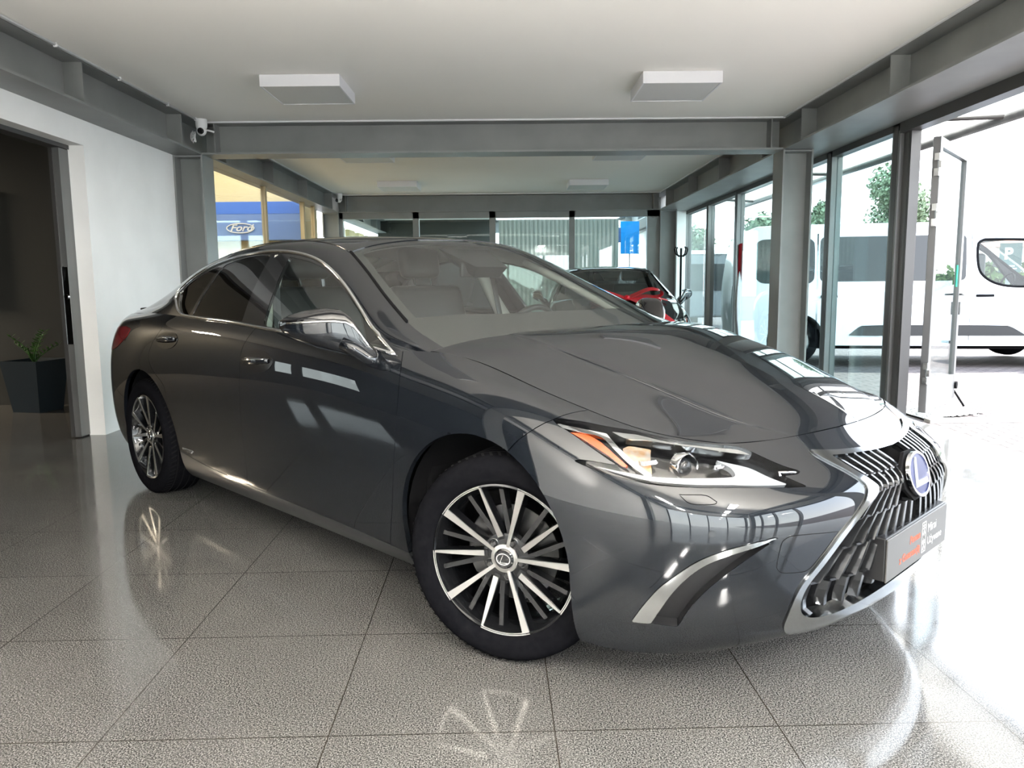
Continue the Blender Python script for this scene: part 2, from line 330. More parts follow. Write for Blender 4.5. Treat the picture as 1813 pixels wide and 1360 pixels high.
GREEN=[
G((-.36,.84,.895),(-.345,.795,.925),(-.30,.75,.940),(-.17,.4,.972),(-.12,0,.980)),
G((-.48,.852,.925),(-.49,.808,.962),(-.45,.757,.996),(-.32,.385,1.038),(-.27,0,1.048)),
G((-.62,.861,.950),(-.66,.812,.997),(-.60,.742,1.050),(-.47,.37,1.102),(-.42,0,1.115)),
G((-.85,.867,.965),(-.86,.762,1.082),(-.80,.69,1.140),(-.68,.35,1.198),(-.64,0,1.212)),
G((-1.1,.870,.978),(-1.08,.700,1.188),(-1.01,.63,1.242),(-.90,.32,1.297),(-.86,0,1.312)),
G((-1.3,.871,.988),(-1.28,.662,1.272),(-1.20,.582,1.330),(-1.12,.3,1.378),(-1.09,0,1.390)),
G((-1.5,.871,.996),(-1.48,.645,1.322),(-1.44,.562,1.380),(-1.40,.3,1.413),(-1.38,0,1.420)),
G((-1.75,.867,1.008),(-1.75,.640,1.350),(-1.74,.555,1.400),(-1.73,.3,1.430),(-1.72,0,1.436)),
G((-2.05,.858,1.018),(-2.05,.655,1.338),(-2.06,.555,1.396),(-2.07,.3,1.427),(-2.07,0,1.435)),
G((-2.35,.843,1.028),(-2.36,.690,1.290),(-2.38,.565,1.365),(-2.42,.3,1.400),(-2.43,0,1.410)),
G((-2.6,.828,1.034),(-2.64,.730,1.200),(-2.68,.59,1.300),(-2.77,.3,1.335),(-2.79,0,1.345)),
G((-2.87,.803,1.038),(-2.92,.730,1.110),(-2.97,.60,1.210),(-3.09,.3,1.240),(-3.12,0,1.252)),
G((-3.15,.777,1.033),(-3.22,.710,1.067),(-3.27,.60,1.118),(-3.39,.3,1.140),(-3.42,0,1.150)),
G((-3.40,.743,1.027),(-3.46,.680,1.045),(-3.52,.58,1.058),(-3.62,.3,1.072),(-3.66,0,1.078)),
G((-3.68,.645,1.018),(-3.75,.60,1.035),(-3.80,.50,1.045),(-3.84,.3,1.055),(-3.85,0,1.06)),
G((-3.85,.53,1.03),(-3.87,.48,1.038),(-3.89,.42,1.042),(-3.92,.28,1.047),(-3.95,0,1.05)),
]
def bsp_matrix(n,m):
    """cubic B-spline evaluation matrix (m samples over n control points, end tangent by reflection)"""
    A=np.zeros((m,n)); 
    for k in range(m):
        t=k/(m-1)*(n-1); i=min(int(t),n-2); s=t-i
        w=[(1-s)**3/6,(3*s**3-6*s*s+4)/6,(-3*s**3+3*s*s+3*s+1)/6,s**3/6]
        for d,ww in zip((-1,0,1,2),w):
            j=i+d
            if j<0: A[k,0]+=2*ww; A[k,1]-=ww
            elif j>n-1: A[k,n-1]+=2*ww; A[k,n-2]-=ww
            else: A[k,j]+=ww
    return A
def interp_ctrl(P,axis,it=3):
    n=P.shape[axis]; A=bsp_matrix(n,n); C=P.copy()
    for _ in range(it): C=C+np.moveaxis(np.tensordot(A,P*0,(1,axis)),0,axis)+(P-np.moveaxis(np.tensordot(A,C,(1,axis)),0,axis))
    return C
def surf(T,nu,nv,mir=None,it=2):
    P=np.array(T,float)
    C=interp_ctrl(interp_ctrl(P,0,it),1,it)
    nU,nV=P.shape[:2]
    A=bsp_matrix(nU,nu);B=bsp_matrix(nV,nv)
    return np.einsum('iu,jv,uvc->ijc',A,B,C)
# ------------------------------------------------------------------ the building (world: X right, Y away, Z up)
XL, XR, CZ, SZ = -3.28, 3.33, 2.79, 2.48
def S_(name, mb, m, **k): return struct(mb.build(name, m, **k))
S_('floor', MB().box(-9, 3.47, -7, 24, -.12, 0), 'floor')
S_('ceiling', MB().box(-3.28, 3.6, -7, 14.6, CZ, CZ+.2).box(-3.28, -.25, 14.6, 20, CZ, CZ+.2), 'ceiling')
S_('ceiling', MB().box(-9, -3.28, -7, 8.05, CZ, CZ+.2), 'ceiling')
struct(obj('ground', [(3.47, -15, -.03), (60, -15, -.03), (60, 70, -.03), (3.47, 70, -.03)], [(0, 1, 2, 3)], 'paving'))
struct(obj('ground', [(-40, 24, -.04), (3.47, 24, -.04), (3.47, 70, -.04), (-40, 70, -.04)], [(0, 1, 2, 3)], 'paving'))
# left wall with opening to the side room (opening Y 1.2 .. 6.22, to Z 2.286)
m = MB(); m.box(XL-.13, XL, 6.22, 7.86, 0, SZ); m.box(XL-.13, XL, -7, 6.22, 2.286, SZ+.3); m.box(XL-.13, XL, -7, 1.2, 0, 2.286)
S_('wall_left', m, 'wall_white')
# side room beyond the opening
S_('wall_annex_back', MB().box(-9, XL-.01, 7.92, 8.05, 0, CZ), 'dark_wall')
m = MB(); m.box(-9, -8.9, -7, 4.2, 0, CZ); m.box(-9, -8.9, 5.7, 8, 0, CZ); m.box(-9, -8.9, 4.2, 5.7, 0, .62); m.box(-9, -8.9, 4.2, 5.7, 1.32, CZ); m.box(-9, -8.9, 5.2, 5.38, .62, 1.32)
S_('wall_annex_side', m, 'dark_wall'); S_('window_51', MB().box(-8.955, -8.945, 4.2, 5.2, .62, 1.32).box(-8.955, -8.945, 5.38, 5.7, .62, 1.32), 'annex_glass')
S_('wall_back', MB().box(-9, -3.28, -7.2, -7, 0, CZ).box(-3.28, 3.6, -7.2, -7, SZ, CZ), 'wall_white')
for i in range(5): S_('trim_16', MB().box(-3.28+i*1.63, -3.18+i*1.63, -7.15, -7.05, 0, SZ), 'alu_dark')
for i in range(4): S_('window_%d' % (i+41), MB().box(-3.18+i*1.63, -1.65+i*1.63, -7.105, -7.095, 0, SZ), 'glass_left')
# sliding door leaf half pushed into its pocket
d = S_('door_1', MB().box(-3.475, -3.405, 6.09, 7.6, .01, 2.25), 'alu')
mm = MB().box(-3.48, -3.452, 6.080, 6.092, .01, 2.25); mm.build('edge_seal', 'alu_dark', d)
mm = MB().box(-3.452, -3.405, 6.086, 6.09, .75, 1.35); mm.build('lock_plate', 'satin_chrome', d)
h = MB(); h.prism([( -3.438+.008*math.cos(a), 1.30+.055*math.sin(a)) for a in np.linspace(0, 2*math.pi, 20, endpoint=False)], 6.08, 6.087, axis='y'); h.build('pull', 'matt_black', d)
h = MB(); h.lathe([(.0, 0), (.018, 0), (.018, .012), (0, .012)], 20, 'y', c=(-3.43, 6.076, 1.12)); h.build('keyhole', 'chrome', d)
S_('trim_1', MB().box(-3.50, XL-.115, 1.2, 6.22, 2.255, 2.286), 'alu_dark')
# steel frame: I beams and H columns
def ibeam_y(name, x0, x1, y0, y1, z0=SZ, z1=CZ, web=None, stiff=()):
    m = MB(); xm = (x0+x1)/2 if web is None else web
    m.box(x0, x1, y0, y1, z0, z0+.018); m.box(x0, x1, y0, y1, z1-.018, z1-.001); m.box(xm-.006, xm+.006, y0, y1, z0+.018, z1-.018)
    for y in stiff: m.box(x0+.004, x1-.004, y-.006, y+.006, z0+.018, z1-.018)
    o = S_(name, m, 'beam'); return o
def ibeam_x(name, y0, y1, x0, x1, z0=SZ, z1=CZ, stiff=()):
    m = MB(); ym = (y0+y1)/2
    m.box(x0, x1, y0, y1, z0, z0+.018); m.box(x0, x1, y0, y1, z1-.018, z1-.001); m.box(x0, x1, ym-.006, ym+.006, z0+.018, z1-.018)
    for x in stiff: m.box(x-.006, x+.006, y0+.004, y1-.004, z0+.018, z1-.018)
    return S_(name, m, 'beam')
def hcol(name, x0, x1, y0, y1, z1=SZ):
    m = MB(); ym = (y0+y1)/2
    m.box(x0, x0+.018, y0, y1, 0, z1); m.box(x1-.018, x1, y0, y1, 0, z1); m.box(x0+.018, x1-.018, ym-.007, ym+.007, 0, z1)
    m.box(x0+.018, x1-.018, y0+.004, y1-.004, z1-.02, z1-.005)
    return S_(name, m, 'beam')
st = (-3.9, -1.5, .3, 2.1, 3.95, 5.74, 7.42, 8.55, 10.25, 11.95, 13.62, 14.8, 16.5, 18.2)
ibeam_y('trim_2', -3.28, -2.99, -7, 20, stiff=st)
ibeam_y('trim_3', 2.74, 3.04, -7, 20, stiff=st)
for i, y in enumerate((-4.3, 1.82, 7.86, 14.05, 19.7)):
    ibeam_x('trim_4', y, y+.29, -2.99, 2.74, stiff=(-2.86, 2.62))
for y in (7.86, 14.05, 1.82, -4.3):
    hcol('trim_5', -3.28, -2.99, y, y+.29); hcol('trim_6', 2.74, 3.04, y, y+.29)
# thin white ceiling edge strips
m = MB()
for y in (7.84, 14.03): m.box(-2.99, 2.74, y-.012, y+.012, CZ-.016, CZ-.002)
for y0, y1 in ((-7, 7.84), (8.15, 14.03)): m.box(2.715, 2.735, y0, y1, CZ-.012, CZ-.002); m.box(-2.985, -2.965, y0, y1, CZ-.012, CZ-.002)
S_('trim_7', m, 'white_plastic')
# cable conduit along the left beam with clips
c = MB(); c.tube([(-2.955, -2, CZ-.014), (-2.955, 7.72, CZ-.014)], .009, 8); co = c.build('cable_conduit', 'white_plastic', smooth=True)
tag(co, 'thin white cable conduit clipped along the left ceiling beam', 'conduit')
for y in (1.5, 3, 4.6, 5.35, 6.2, 7.05, 7.66):
    MB().box(-2.966, -2.944, y-.006, y+.006, CZ-.03, CZ-.001).build('clip', 'white_plastic', co)
# tangle of white cable in the left beam corner
tb = MB(); pts = []
for i in range(60):
    a = i*.55; pts.append((-3.04+.02*math.sin(a*.7), 7.80+.015*math.cos(a), 2.62+.045*math.sin(a)+.0006*i))
tb.tube(pts, .004, 6); tag(tb.build('coiled_cable', 'white_plastic', smooth=True), 'bundle of white cable stuffed in the left beam corner', 'cable')
# ceiling lamps
def lamp(x, y, label, on=False, grp=None):
    e = empty('ceiling_lamp', (x, y, CZ-.09), 0, label=label, cat='ceiling lamp', group='square white ceiling lamps')
    m = MB(); w = .305
    for a in ((-w, w, -w, -w+.012), (-w, w, w-.012, w), (-w, -w+.012, -w+.012, w-.012), (w-.012, w, -w+.012, w-.012)): m.box(*a, 0, .088)
    m.box(-w+.012, w-.012, -w+.012, w-.012, .07, .085)
    m.build('housing', 'lamp_side', e)
    MB().box(-w+.012, w-.012, -w+.012, w-.012, .004, .012).build('diffuser', 'fill_glow' if on else 'lamp_diff', e)
    return e
lamp(-1.57, 6.47, 'square white ceiling lamp in the near bay, left of the two'); lamp(1.36, 6.47, 'square white ceiling lamp in the near bay, right of the two')
lamp(-1.69, 9.62, 'ceiling lamp half hidden behind the near cross beam, left side'); lamp(1.38, 9.62, 'ceiling lamp half hidden behind the near cross beam, right side')
lamp(-1.69, 12.58, 'small far ceiling lamp before the back beam, left of the two'); lamp(1.28, 12.58, 'small far ceiling lamp before the back beam, right of the two')
M['lamp_low'] = mat('dim_diffuser', (.9, .9, .9), .5, emit=(1, .96, .88), es=12)
lamp(-1.57, 3.4, 'square ceiling lamp overhead, above the front of the hall, left'); lamp(1.36, 3.4, 'square ceiling lamp overhead, above the front of the hall, right')
# unseen glowing strips behind the camera, added as fill for the hall
for i, (x, y) in enumerate(((1.4, -1.2), (1.4, -3.4), (1.4, -5.6), (-1.6, -3.4), (-1.6, -5.6))):
    e = empty('fill_strip', (x, y, CZ-.08), 0, label=('added fill strip behind the camera, '+('right row, first', 'right row, second', 'right row, third', 'left row, first', 'left row, second')[i]), cat='ceiling lamp', group='added fill strips')
    MB().box(-.14, .14, -.62, .62, .02, .078).build('housing', 'lamp_side', e); MB().box(-.12, .12, -.6, .6, .0, .019).build('diffuser', 'fill_glow', e)
# security cameras
def seccam(loc, rz, label, arm=False):
    e = empty('security_camera', loc, rz, label=label, cat='camera')
    MB().lathe([(0, .07), (.055, .07), (.052, .0), (.045, -.02), (0, -.02)], 28, 'z').build('mount', 'white_plastic', e, True, 40)
    m = MB(); m.lathe([(.0, -.05)]+[(.046*math.cos(a), -.0+.046*math.sin(a)-.01) for a in np.linspace(-1.4, 1.5, 12)]+[(0, .04)], 28, 'z', c=(0, -.008, -.03)); m.build('ball_housing', 'white_plastic', e, True)
    MB().lathe([(0, -.062), (.026, -.062), (.030, -.05), (.030, -.03)], 24, 'y', c=(.0, .0, -.045)).build('lens', 'gloss_black', e, True, 40)
    MB().tube([(.03, -.0, -.03), (.07, -.01, -.035), (.115, -.015, -.05)], .009, 8).build('antenna', 'white_plastic', e, True)
    return e
seccam((-2.925, 7.72, CZ-.075), R(8), 'white dome security camera in the near left beam corner')
seccam((-2.92, 13.85, CZ-.075), R(-50), 'white security camera in the far left beam corner')
# ---------------- right glazed wall
def frame_post(n, y0, y1, x0=3.275, x1=3.385, z0=0, z1=SZ, m='alu'):
    o = S_(n, MB().box(x0, x1, y0, y1, z0, z1), m); MB().box(x0-.004, x0, y0+.03, y1-.03, z0, z1-.02).build('gasket', 'alu_dark', o); return o
posts = [6.62, 7.98, 9.6, 11.2, 12.8, 14.4, 16.0]
for y in posts: frame_post('trim_8', y, y+.13)
frame_post('trim_9', 6.50, 6.62, 3.31, 3.39, m='alu_dark')
m = MB(); m.box(3.275, 3.385, 6.6, 20, SZ-.06, SZ); m.box(3.275, 3.385, 6.6, 20, .0, .07); m.box(3.27, 3.39, -7, 6.62, 2.395, SZ+.02)
S_('trim_10', m, 'alu_dark')
S_('wall_right', MB().box(3.04, 3.40, -7, 20, SZ+.002, CZ), 'beam')
for i in range(len(posts)-1):
    S_('window_%d' % (i+1), MB().box(3.325, 3.335, posts[i]+.13, posts[i+1], .07, SZ-.06), 'glass')
S_('trim_11', MB().box(3.4, 3.5, -7, 24, 2.74, 2.95), 'alu_dark')
for y in (-6.9, -5.3, -3.7, -2.1, -.5): frame_post('trim_12', y, y+.13)
for i, y in enumerate((-6.9, -5.3, -3.7, -2.1)): S_('window_%d' % (i+11), MB().box(3.325, 3.335, y+.13, y+1.6, 0, SZ-.14), 'glass_left')
# hall wall right of the last windows
S_('wall_right', MB().box(3.04, 3.27, 14.36, 14.5, 0, SZ), 'wall_white')
S_('wall_right', MB().box(3.30, 3.40, 16.1, 20, 0, SZ), 'wall_white')
# open glazed door leaf, swung outwards
hx, hy, ex, ey = 3.50, 6.46, 4.24, 7.33
L = math.hypot(ex-hx, ey-hy)
dr = empty('door_2', (hx, hy, 0), math.atan2(ey-hy, ex-hx)); dr['kind'] = 'structure'
m = MB(); m.box(0, .075, -.03, .03, .07, 2.34); m.box(L-.075, L, -.03, .03, .07, 2.34); m.box(.075, L-.075, -.03, .03, 2.26, 2.34); m.box(.075, L-.075, -.03, .03, .07, .30)
bevel(m.build('frame', 'alu', dr), .004)
MB().box(.075, L-.075, -.006, .006, .30, 2.26).build('pane', 'glass', dr)
for z in (.32, 1.62, 2.02):
    m = MB(); m.box(-.06, .0, -.035, .0, z, z+.06); m.box(-.05, -.005, -.05, -.03, z+.065, z+.12); m.box(-.06, 0, -.035, 0, z+.125, z+.18); m.tube([(-.03, -.03, z), (-.03, -.03, z+.18)], .012, 10); m.build('hinge', 'satin_chrome', dr)
for s in (-1, 1):
    m = MB(); m.tube([(L-.04, s*.03, 1.05), (L-.04, s*.07, 1.05), (L-.16, s*.075, 1.05)], .010, 10); m.build('door_handle', 'alu', dr, True)
MB().box(L-.055, L-.025, -.045, .045, .86, .98).build('lock_cylinder', 'alu', dr)
MB().box(L-.11, L-.075, -.012, -.007, 1.12, 1.32).build('sticker', 'green', dr)['label'] = 'small green sticker on the pane edge'
m = MB(); m.tube([(L+.01, .0, .17), (L+.10, -.10, -.02)], .010, 8); m.lathe([(0, 0), (.035, 0), (.035, .03), (0, .03)], 16, 'y', c=(L-.0, -.05, .19)); m.build('door_stay', 'matt_black', dr)
# awning outside over the windows
aw = empty('awning', (3.42, 9, 2.62), 0, label='white retractable awning folded out above the windows outside', cat='awning')
m = MB(); m.add([(0, -3.6, .16), (0, 5.2, .16), (.74, 5.2, -.09), (.74, -3.6, -.09)], [(0, 1, 2, 3)]); m.build('canopy', 'fabric', aw)
m = MB(); m.tube([(.75, -3.7, -.10), (.75, 5.3, -.10)], .045, 12); m.build('front_bar', 'alu', aw, True)
for y in (-2.4, 1., 4.2):
    m = MB(); m.tube([(0, y, .05), (.4, y+.5, -.02), (.74, y, -.10)], .022, 8); m.build('folding_arm', 'alu_dark', aw, True)
# gravel strip and kerb by the door
gv = obj('gravel_strip', [(3.62, 6.62, -.012), (4.35, 6.95, -.012), (4.15, 7.35, -.012), (3.6, 7.35, -.012)], [(0, 1, 2, 3)], 'gravel'); tag(gv, 'strip of pale gravel beside the open glass door', 'gravel', kind='stuff')
rg = MB()
for i in range(500):
    a, b = random.random(), random.random(); x = 3.62+a*.62; y = 6.66+b*.6+a*.15; s = .006+.009*random.random()
    rg.add([(x-s, y, -.012), (x, y-s, -.012), (x+s, y, -.012), (x, y+s, -.012), (x+.2*s, y+.1*s, -.012+s*.7)], [(0, 1, 4), (1, 2, 4), (2, 3, 4), (3, 0, 4)])
tag(rg.build('gravel_stones', 'gravel'), 'loose pale pebbles in the bed beside the open door', 'gravel', kind='stuff')
tag(MB().box(3.6, 4.5, 6.50, 6.60, -.03, .0).build('kerb', 'kerb'), 'pale concrete kerb in front of the gravel bed', 'kerb')
# ---------------- left glazed partition to the next hall, behind the columns
m = MB()
for y in (10.33, 12.25, 12.92): m.box(-3.20, -3.14, y, y+.07, 0, SZ)
S_('trim_13', m, 'cream2')
for i, (a, b) in enumerate(((8.16, 10.33), (10.40, 12.25), (12.32, 12.92))): S_('window_%d' % (i+21), MB().box(-3.175, -3.165, a, b, .05, SZ), 'glass_left')
# next hall with the blue sign wall (warm lit)
S_('wall_hall', MB().box(-9, -3.3, 13.6, 13.75, 0, 4.2), 'cream')
S_('wall_hall', MB().box(-9.1, -9, 8, 14, 0, 4.2), 'cream')
S_('floor', MB().box(-9, -3.3, 8.06, 13.6, .0, .004), 'cream2')
sg = empty('sign_board', (-4.45, 13.3, 2.0), 0, label='blue sign board with a white Ford oval on the next hall wall', cat='sign')
MB().box(-.95, .98, -.03, .3, -.03, .40).build('panel', 'blue', sg); MB().box(-.95, .98, -.035, .3, .40, .60).build('band', 'blue2', sg)
def ellipse_ring(a, b, w, d0, d1, n=48):
    m = MB(); v = []
    for i in range(n):
        t = 2*math.pi*i/n
        for (ra, rb) in ((a, b), (a-w, b-w)):
            for d in (d0, d1): v.append((ra*math.cos(t), d, rb*math.sin(t)))
    f = []
    for i in range(n):
        j = (i+1) % n; A = i*4; B = j*4
        f += [(A, A+1, B+1, B), (A+2, B+2, B+3, A+3), (A, B, B+2, A+2), (A+1, A+3, B+3, B+1)]
    return m.add(v, f)
og = ellipse_ring(.235, .085, .016, -.06, -.03); og.v = [(x-.02, y, z+.165) for x, y, z in og.v]; og.build('oval', 'txt_white', sg)
text('lettering', 'Ford', .155, 'txt_white', sg, Matrix.Translation((-.20, -.045, .12)) @ Matrix.Rotation(R(90), 4, 'X'), .004, shear=.35, sx=1.25, bold=.003)
S_('wall_hall', MB().box(-3.9, -3.3, 13.2, 13.3, 0, 1.2), 'cream2')
# ---------------- back partition
YB = 14.17
m = MB(); xs = ((-3.0, -2.93), (-1.68, -1.57), (-.31, -.20), (1.12, 1.22), (2.52, 2.74))
for a, b in xs: m.box(a, b, YB-.05, YB+.05, 0, SZ)
m.box(-3.0, 2.74, YB-.05, YB+.05, 2.37, SZ)
S_('trim_14', m, 'alu_dark' if False else 'beam')
for i in range(4): S_('window_%d' % (i+31), MB().box(xs[i][1], xs[i+1][0], YB-.005, YB+.005, .02, 2.37), 'glass')
S_('wall_far', MB().box(-3.2, -.3, 19.6, 19.8, 0, 1.95), 'sandstone')
S_('wall_far', MB().box(-3.2, -.3, 19.55, 19.6, 1.95, CZ), 'dark_wall')
m = MB()
for k in range(5): m.box(-3.2, -3.12, 14.6+k*1.0, 15.2+k*1.0, 1.1, 2.3)
tag(m.build('trim_15', 'cream'), kind='structure')
# vertical blinds: one object per slat would be tiny; each slat is its own thing
sl = None
def ordinal(i):
    w = ('first second third fourth fifth sixth seventh eighth ninth tenth eleventh twelfth thirteenth fourteenth fifteenth sixteenth seventeenth eighteenth nineteenth twentieth').split()
    return w[i] if i < 20 else 'twenty-'+w[i-20] if i < 29 else 'last'
for i in range(28):
    x = -.10+i*.078
    if sl is None:
        mb = MB(); mb.add([(-.047, .0, 0), (.0, .012, 0), (.047, .0, 0), (-.047, .0, 2.34), (.0, .012, 2.34), (.047, .0, 2.34)], [(0, 1, 4, 3), (1, 2, 5, 4)])
        sl = mb.build('blind_slat', 'blind', fix=False); o = sl
    else:
        o = sl.copy(); COL.objects.link(o)
    o.location = (x, 14.42, .02); o.rotation_euler = (0, 0, R(16))
    tag(o, 'cream vertical blind slat behind the back glass, %s from the left' % ordinal(i), 'blind', 'vertical blind slats')
bn = empty('banner', (2.36, 15.2, 1.75), 0, label='blue hanging banner behind the far right glass pane', cat='banner')
MB().box(-.16, .20, 0, .02, 0, .62).build('panel', M['blue'].copy(), bn); MB().box(-.27, -.155, -.001, .019, .22, .50).build('side_flag', 'blue', bn)
bn.children[0].data.materials[0].node_tree.nodes['Principled BSDF'].inputs['Base Color'].default_value = (.01, .32, .85, 1)
MB().tube([(.02, .03, -1.79), (.02, .03, .62)], .015, 8).build('pole', 'alu', bn, True); MB().box(-.2, .24, -.12, .18, -1.79, -1.76).build('base', 'alu', bn)
# coat rack
cr = empty('coat_rack', (3.02, 13.6, 0), 0, label='black coat rack with curled hooks before the far column', cat='coat rack')
m = MB(); m.tube([(0, 0, .02), (0, 0, 1.78)], .018, 10); m.build('pole', 'matt_black', cr, True)
MB().lathe([(0, 0), (.17, 0), (.17, .02), (0, .03)], 24, 'z').build('base', 'matt_black', cr)
for k in range(4):
    a = k*math.pi/2+.4; ca, sa = math.cos(a), math.sin(a); m = MB()
    m.tube([(0, 0, 1.66), (.05*ca, .05*sa, 1.64), (.11*ca, .11*sa, 1.68), (.135*ca, .135*sa, 1.76), (.11*ca, .11*sa, 1.80)], .011, 8); m.build('hook', 'matt_black', cr, True)
# tv and planter in the side room
tv = empty('television', (-5.9, 7.86, 1.15), 0, label='black flat television on the dark side room wall', cat='television')
bevel(MB().box(-.4, .62, -.05, .04, 0, 1.05).build('casing', 'matt_black', tv), .01); MB().box(-.38, .60, -.053, -.05, .02, 1.03).build('screen', 'screen', tv)
pl = empty('potted_plant', (-4.62, 7.55, 0), R(-12), label='green plant in a tall dark square planter on the floor', cat='plant')
m = MB(); m.add([(-.15, -.15, 0), (.15, -.15, 0), (.15, .15, 0), (-.15, .15, 0), (-.205, -.205, .5), (.205, -.205, .5), (.205, .205, .5), (-.205, .205, .5), (-.19, -.19, .5), (.19, -.19, .5), (.19, .19, .5), (-.19, .19, .5), (-.185, -.185, .46), (.185, -.185, .46), (.185, .185, .46), (-.185, .185, .46)],
    [(3, 2, 1, 0), (0, 1, 5, 4), (1, 2, 6, 5), (2, 3, 7, 6), (3, 0, 4, 7), (4, 5, 9, 8), (5, 6, 10, 9), (6, 7, 11, 10), (7, 4, 8, 11), (8, 9, 13, 12), (9, 10, 14, 13), (10, 11, 15, 14), (11, 8, 12, 15), (12, 13, 14, 15)])
m.build('planter', 'pot', pl, fix=False)
for k, (dx, dy, hh) in enumerate(((-.22, -.02, .26), (.10, .05, .31), (.16, -.04, .30), (-.06, .08, .16), (-.12, -.08, .20), (.03, -.1, .14), (.2, .1, .18))):
    st_ = [Vector((dx*t*t*1.0, dy*t, .46+hh*t)) for t in np.linspace(0, 1, 9)]
    m = MB(); m.tube(st_, [.009*(1-.6*t) for t in np.linspace(0, 1, 9)], 6); o = m.build('stem', 'leaf', pl, True)
    m = MB()
    for i in range(1, 9):
        for s in (-1, 1):
            p = st_[i]; a = random.random()*.6; d = Vector((s*(.8)*math.cos(a)*.9, s*.6*math.sin(a+k), .55)).normalized(); w = Vector((-d.z*.4, .9, .3)).normalized(); ll = .058
            m.add([p, p+d*ll*.4+w*.016, p+d*ll, p+d*ll*.4-w*.016, p+d*ll*.5+Vector((0, 0, .006))], [(0, 3, 4), (3, 2, 4), (2, 1, 4), (1, 0, 4)])
    m.build('leaves', 'leaf', o, fix=False)
# desk and laptop seen through the car windows
dk = empty('desk', (-.35, 12.6, 0), 0, label='pale desk in front of the blinds, seen through the windscreen', cat='desk')
MB().box(-.7, .7, -.35, .35, .72, .75).build('desk_top', 'white_plastic', dk)
for x in (-.66, .66):
    for y in (-.31, .31): MB().box(x-.02, x+.02, y-.02, y+.02, 0, .72).build('leg', 'alu', dk)
lp = empty('laptop', (-.05, 12.5, .75), R(20), label='open laptop with a bright screen on the pale desk', cat='laptop')
MB().box(-.17, .17, -.12, .12, 0, .016).build('keyboard_base', 'black_plastic', lp)
o = MB().box(-.17, .17, 0, .01, 0, .24).build('lid', 'black_plastic', lp); o.rotation_euler = (R(-14), 0, 0); o.location = (0, .12, .016)
o2 = MB().box(-.158, .158, -.002, 0, .012, .23).build('screen', mat('lit_screen', (.3, .5, .45), .4, emit=(.55, .8, .72), es=.8), o)
# unseen spots near the floor, added to brighten the ceiling
for x in (-2.4, -.2, 2.0):
    l = bpy.data.lights.new('ceiling_fill', 'SPOT'); l.energy = 420; l.spot_size = R(96); l.spot_blend = .9; l.shadow_soft_size = .08; l.color = (1, .96, .9)
    o = bpy.data.objects.new('ceiling_fill', l); COL.objects.link(o); o.location = (x, -1.3, .3); o.rotation_euler = (R(152), 0, 0)
# lights of neighbouring rooms
area('hall_lamp', (-5.6, 11, 4.0), (3, 2), 26, (1, .80, .48))
area('annex_lamp', (-7.9, 7.1, 2.7), (.5, .5), 45, (1, .84, .62))
area('far_hall_lamp', (-1.4, 17, 2.7), (1.5, 1.5), 25, (1, .93, .8))
S_('ceiling', MB().box(-9, XL-.02, 8.06, 13.6, 4.2, 4.3), 'cream')
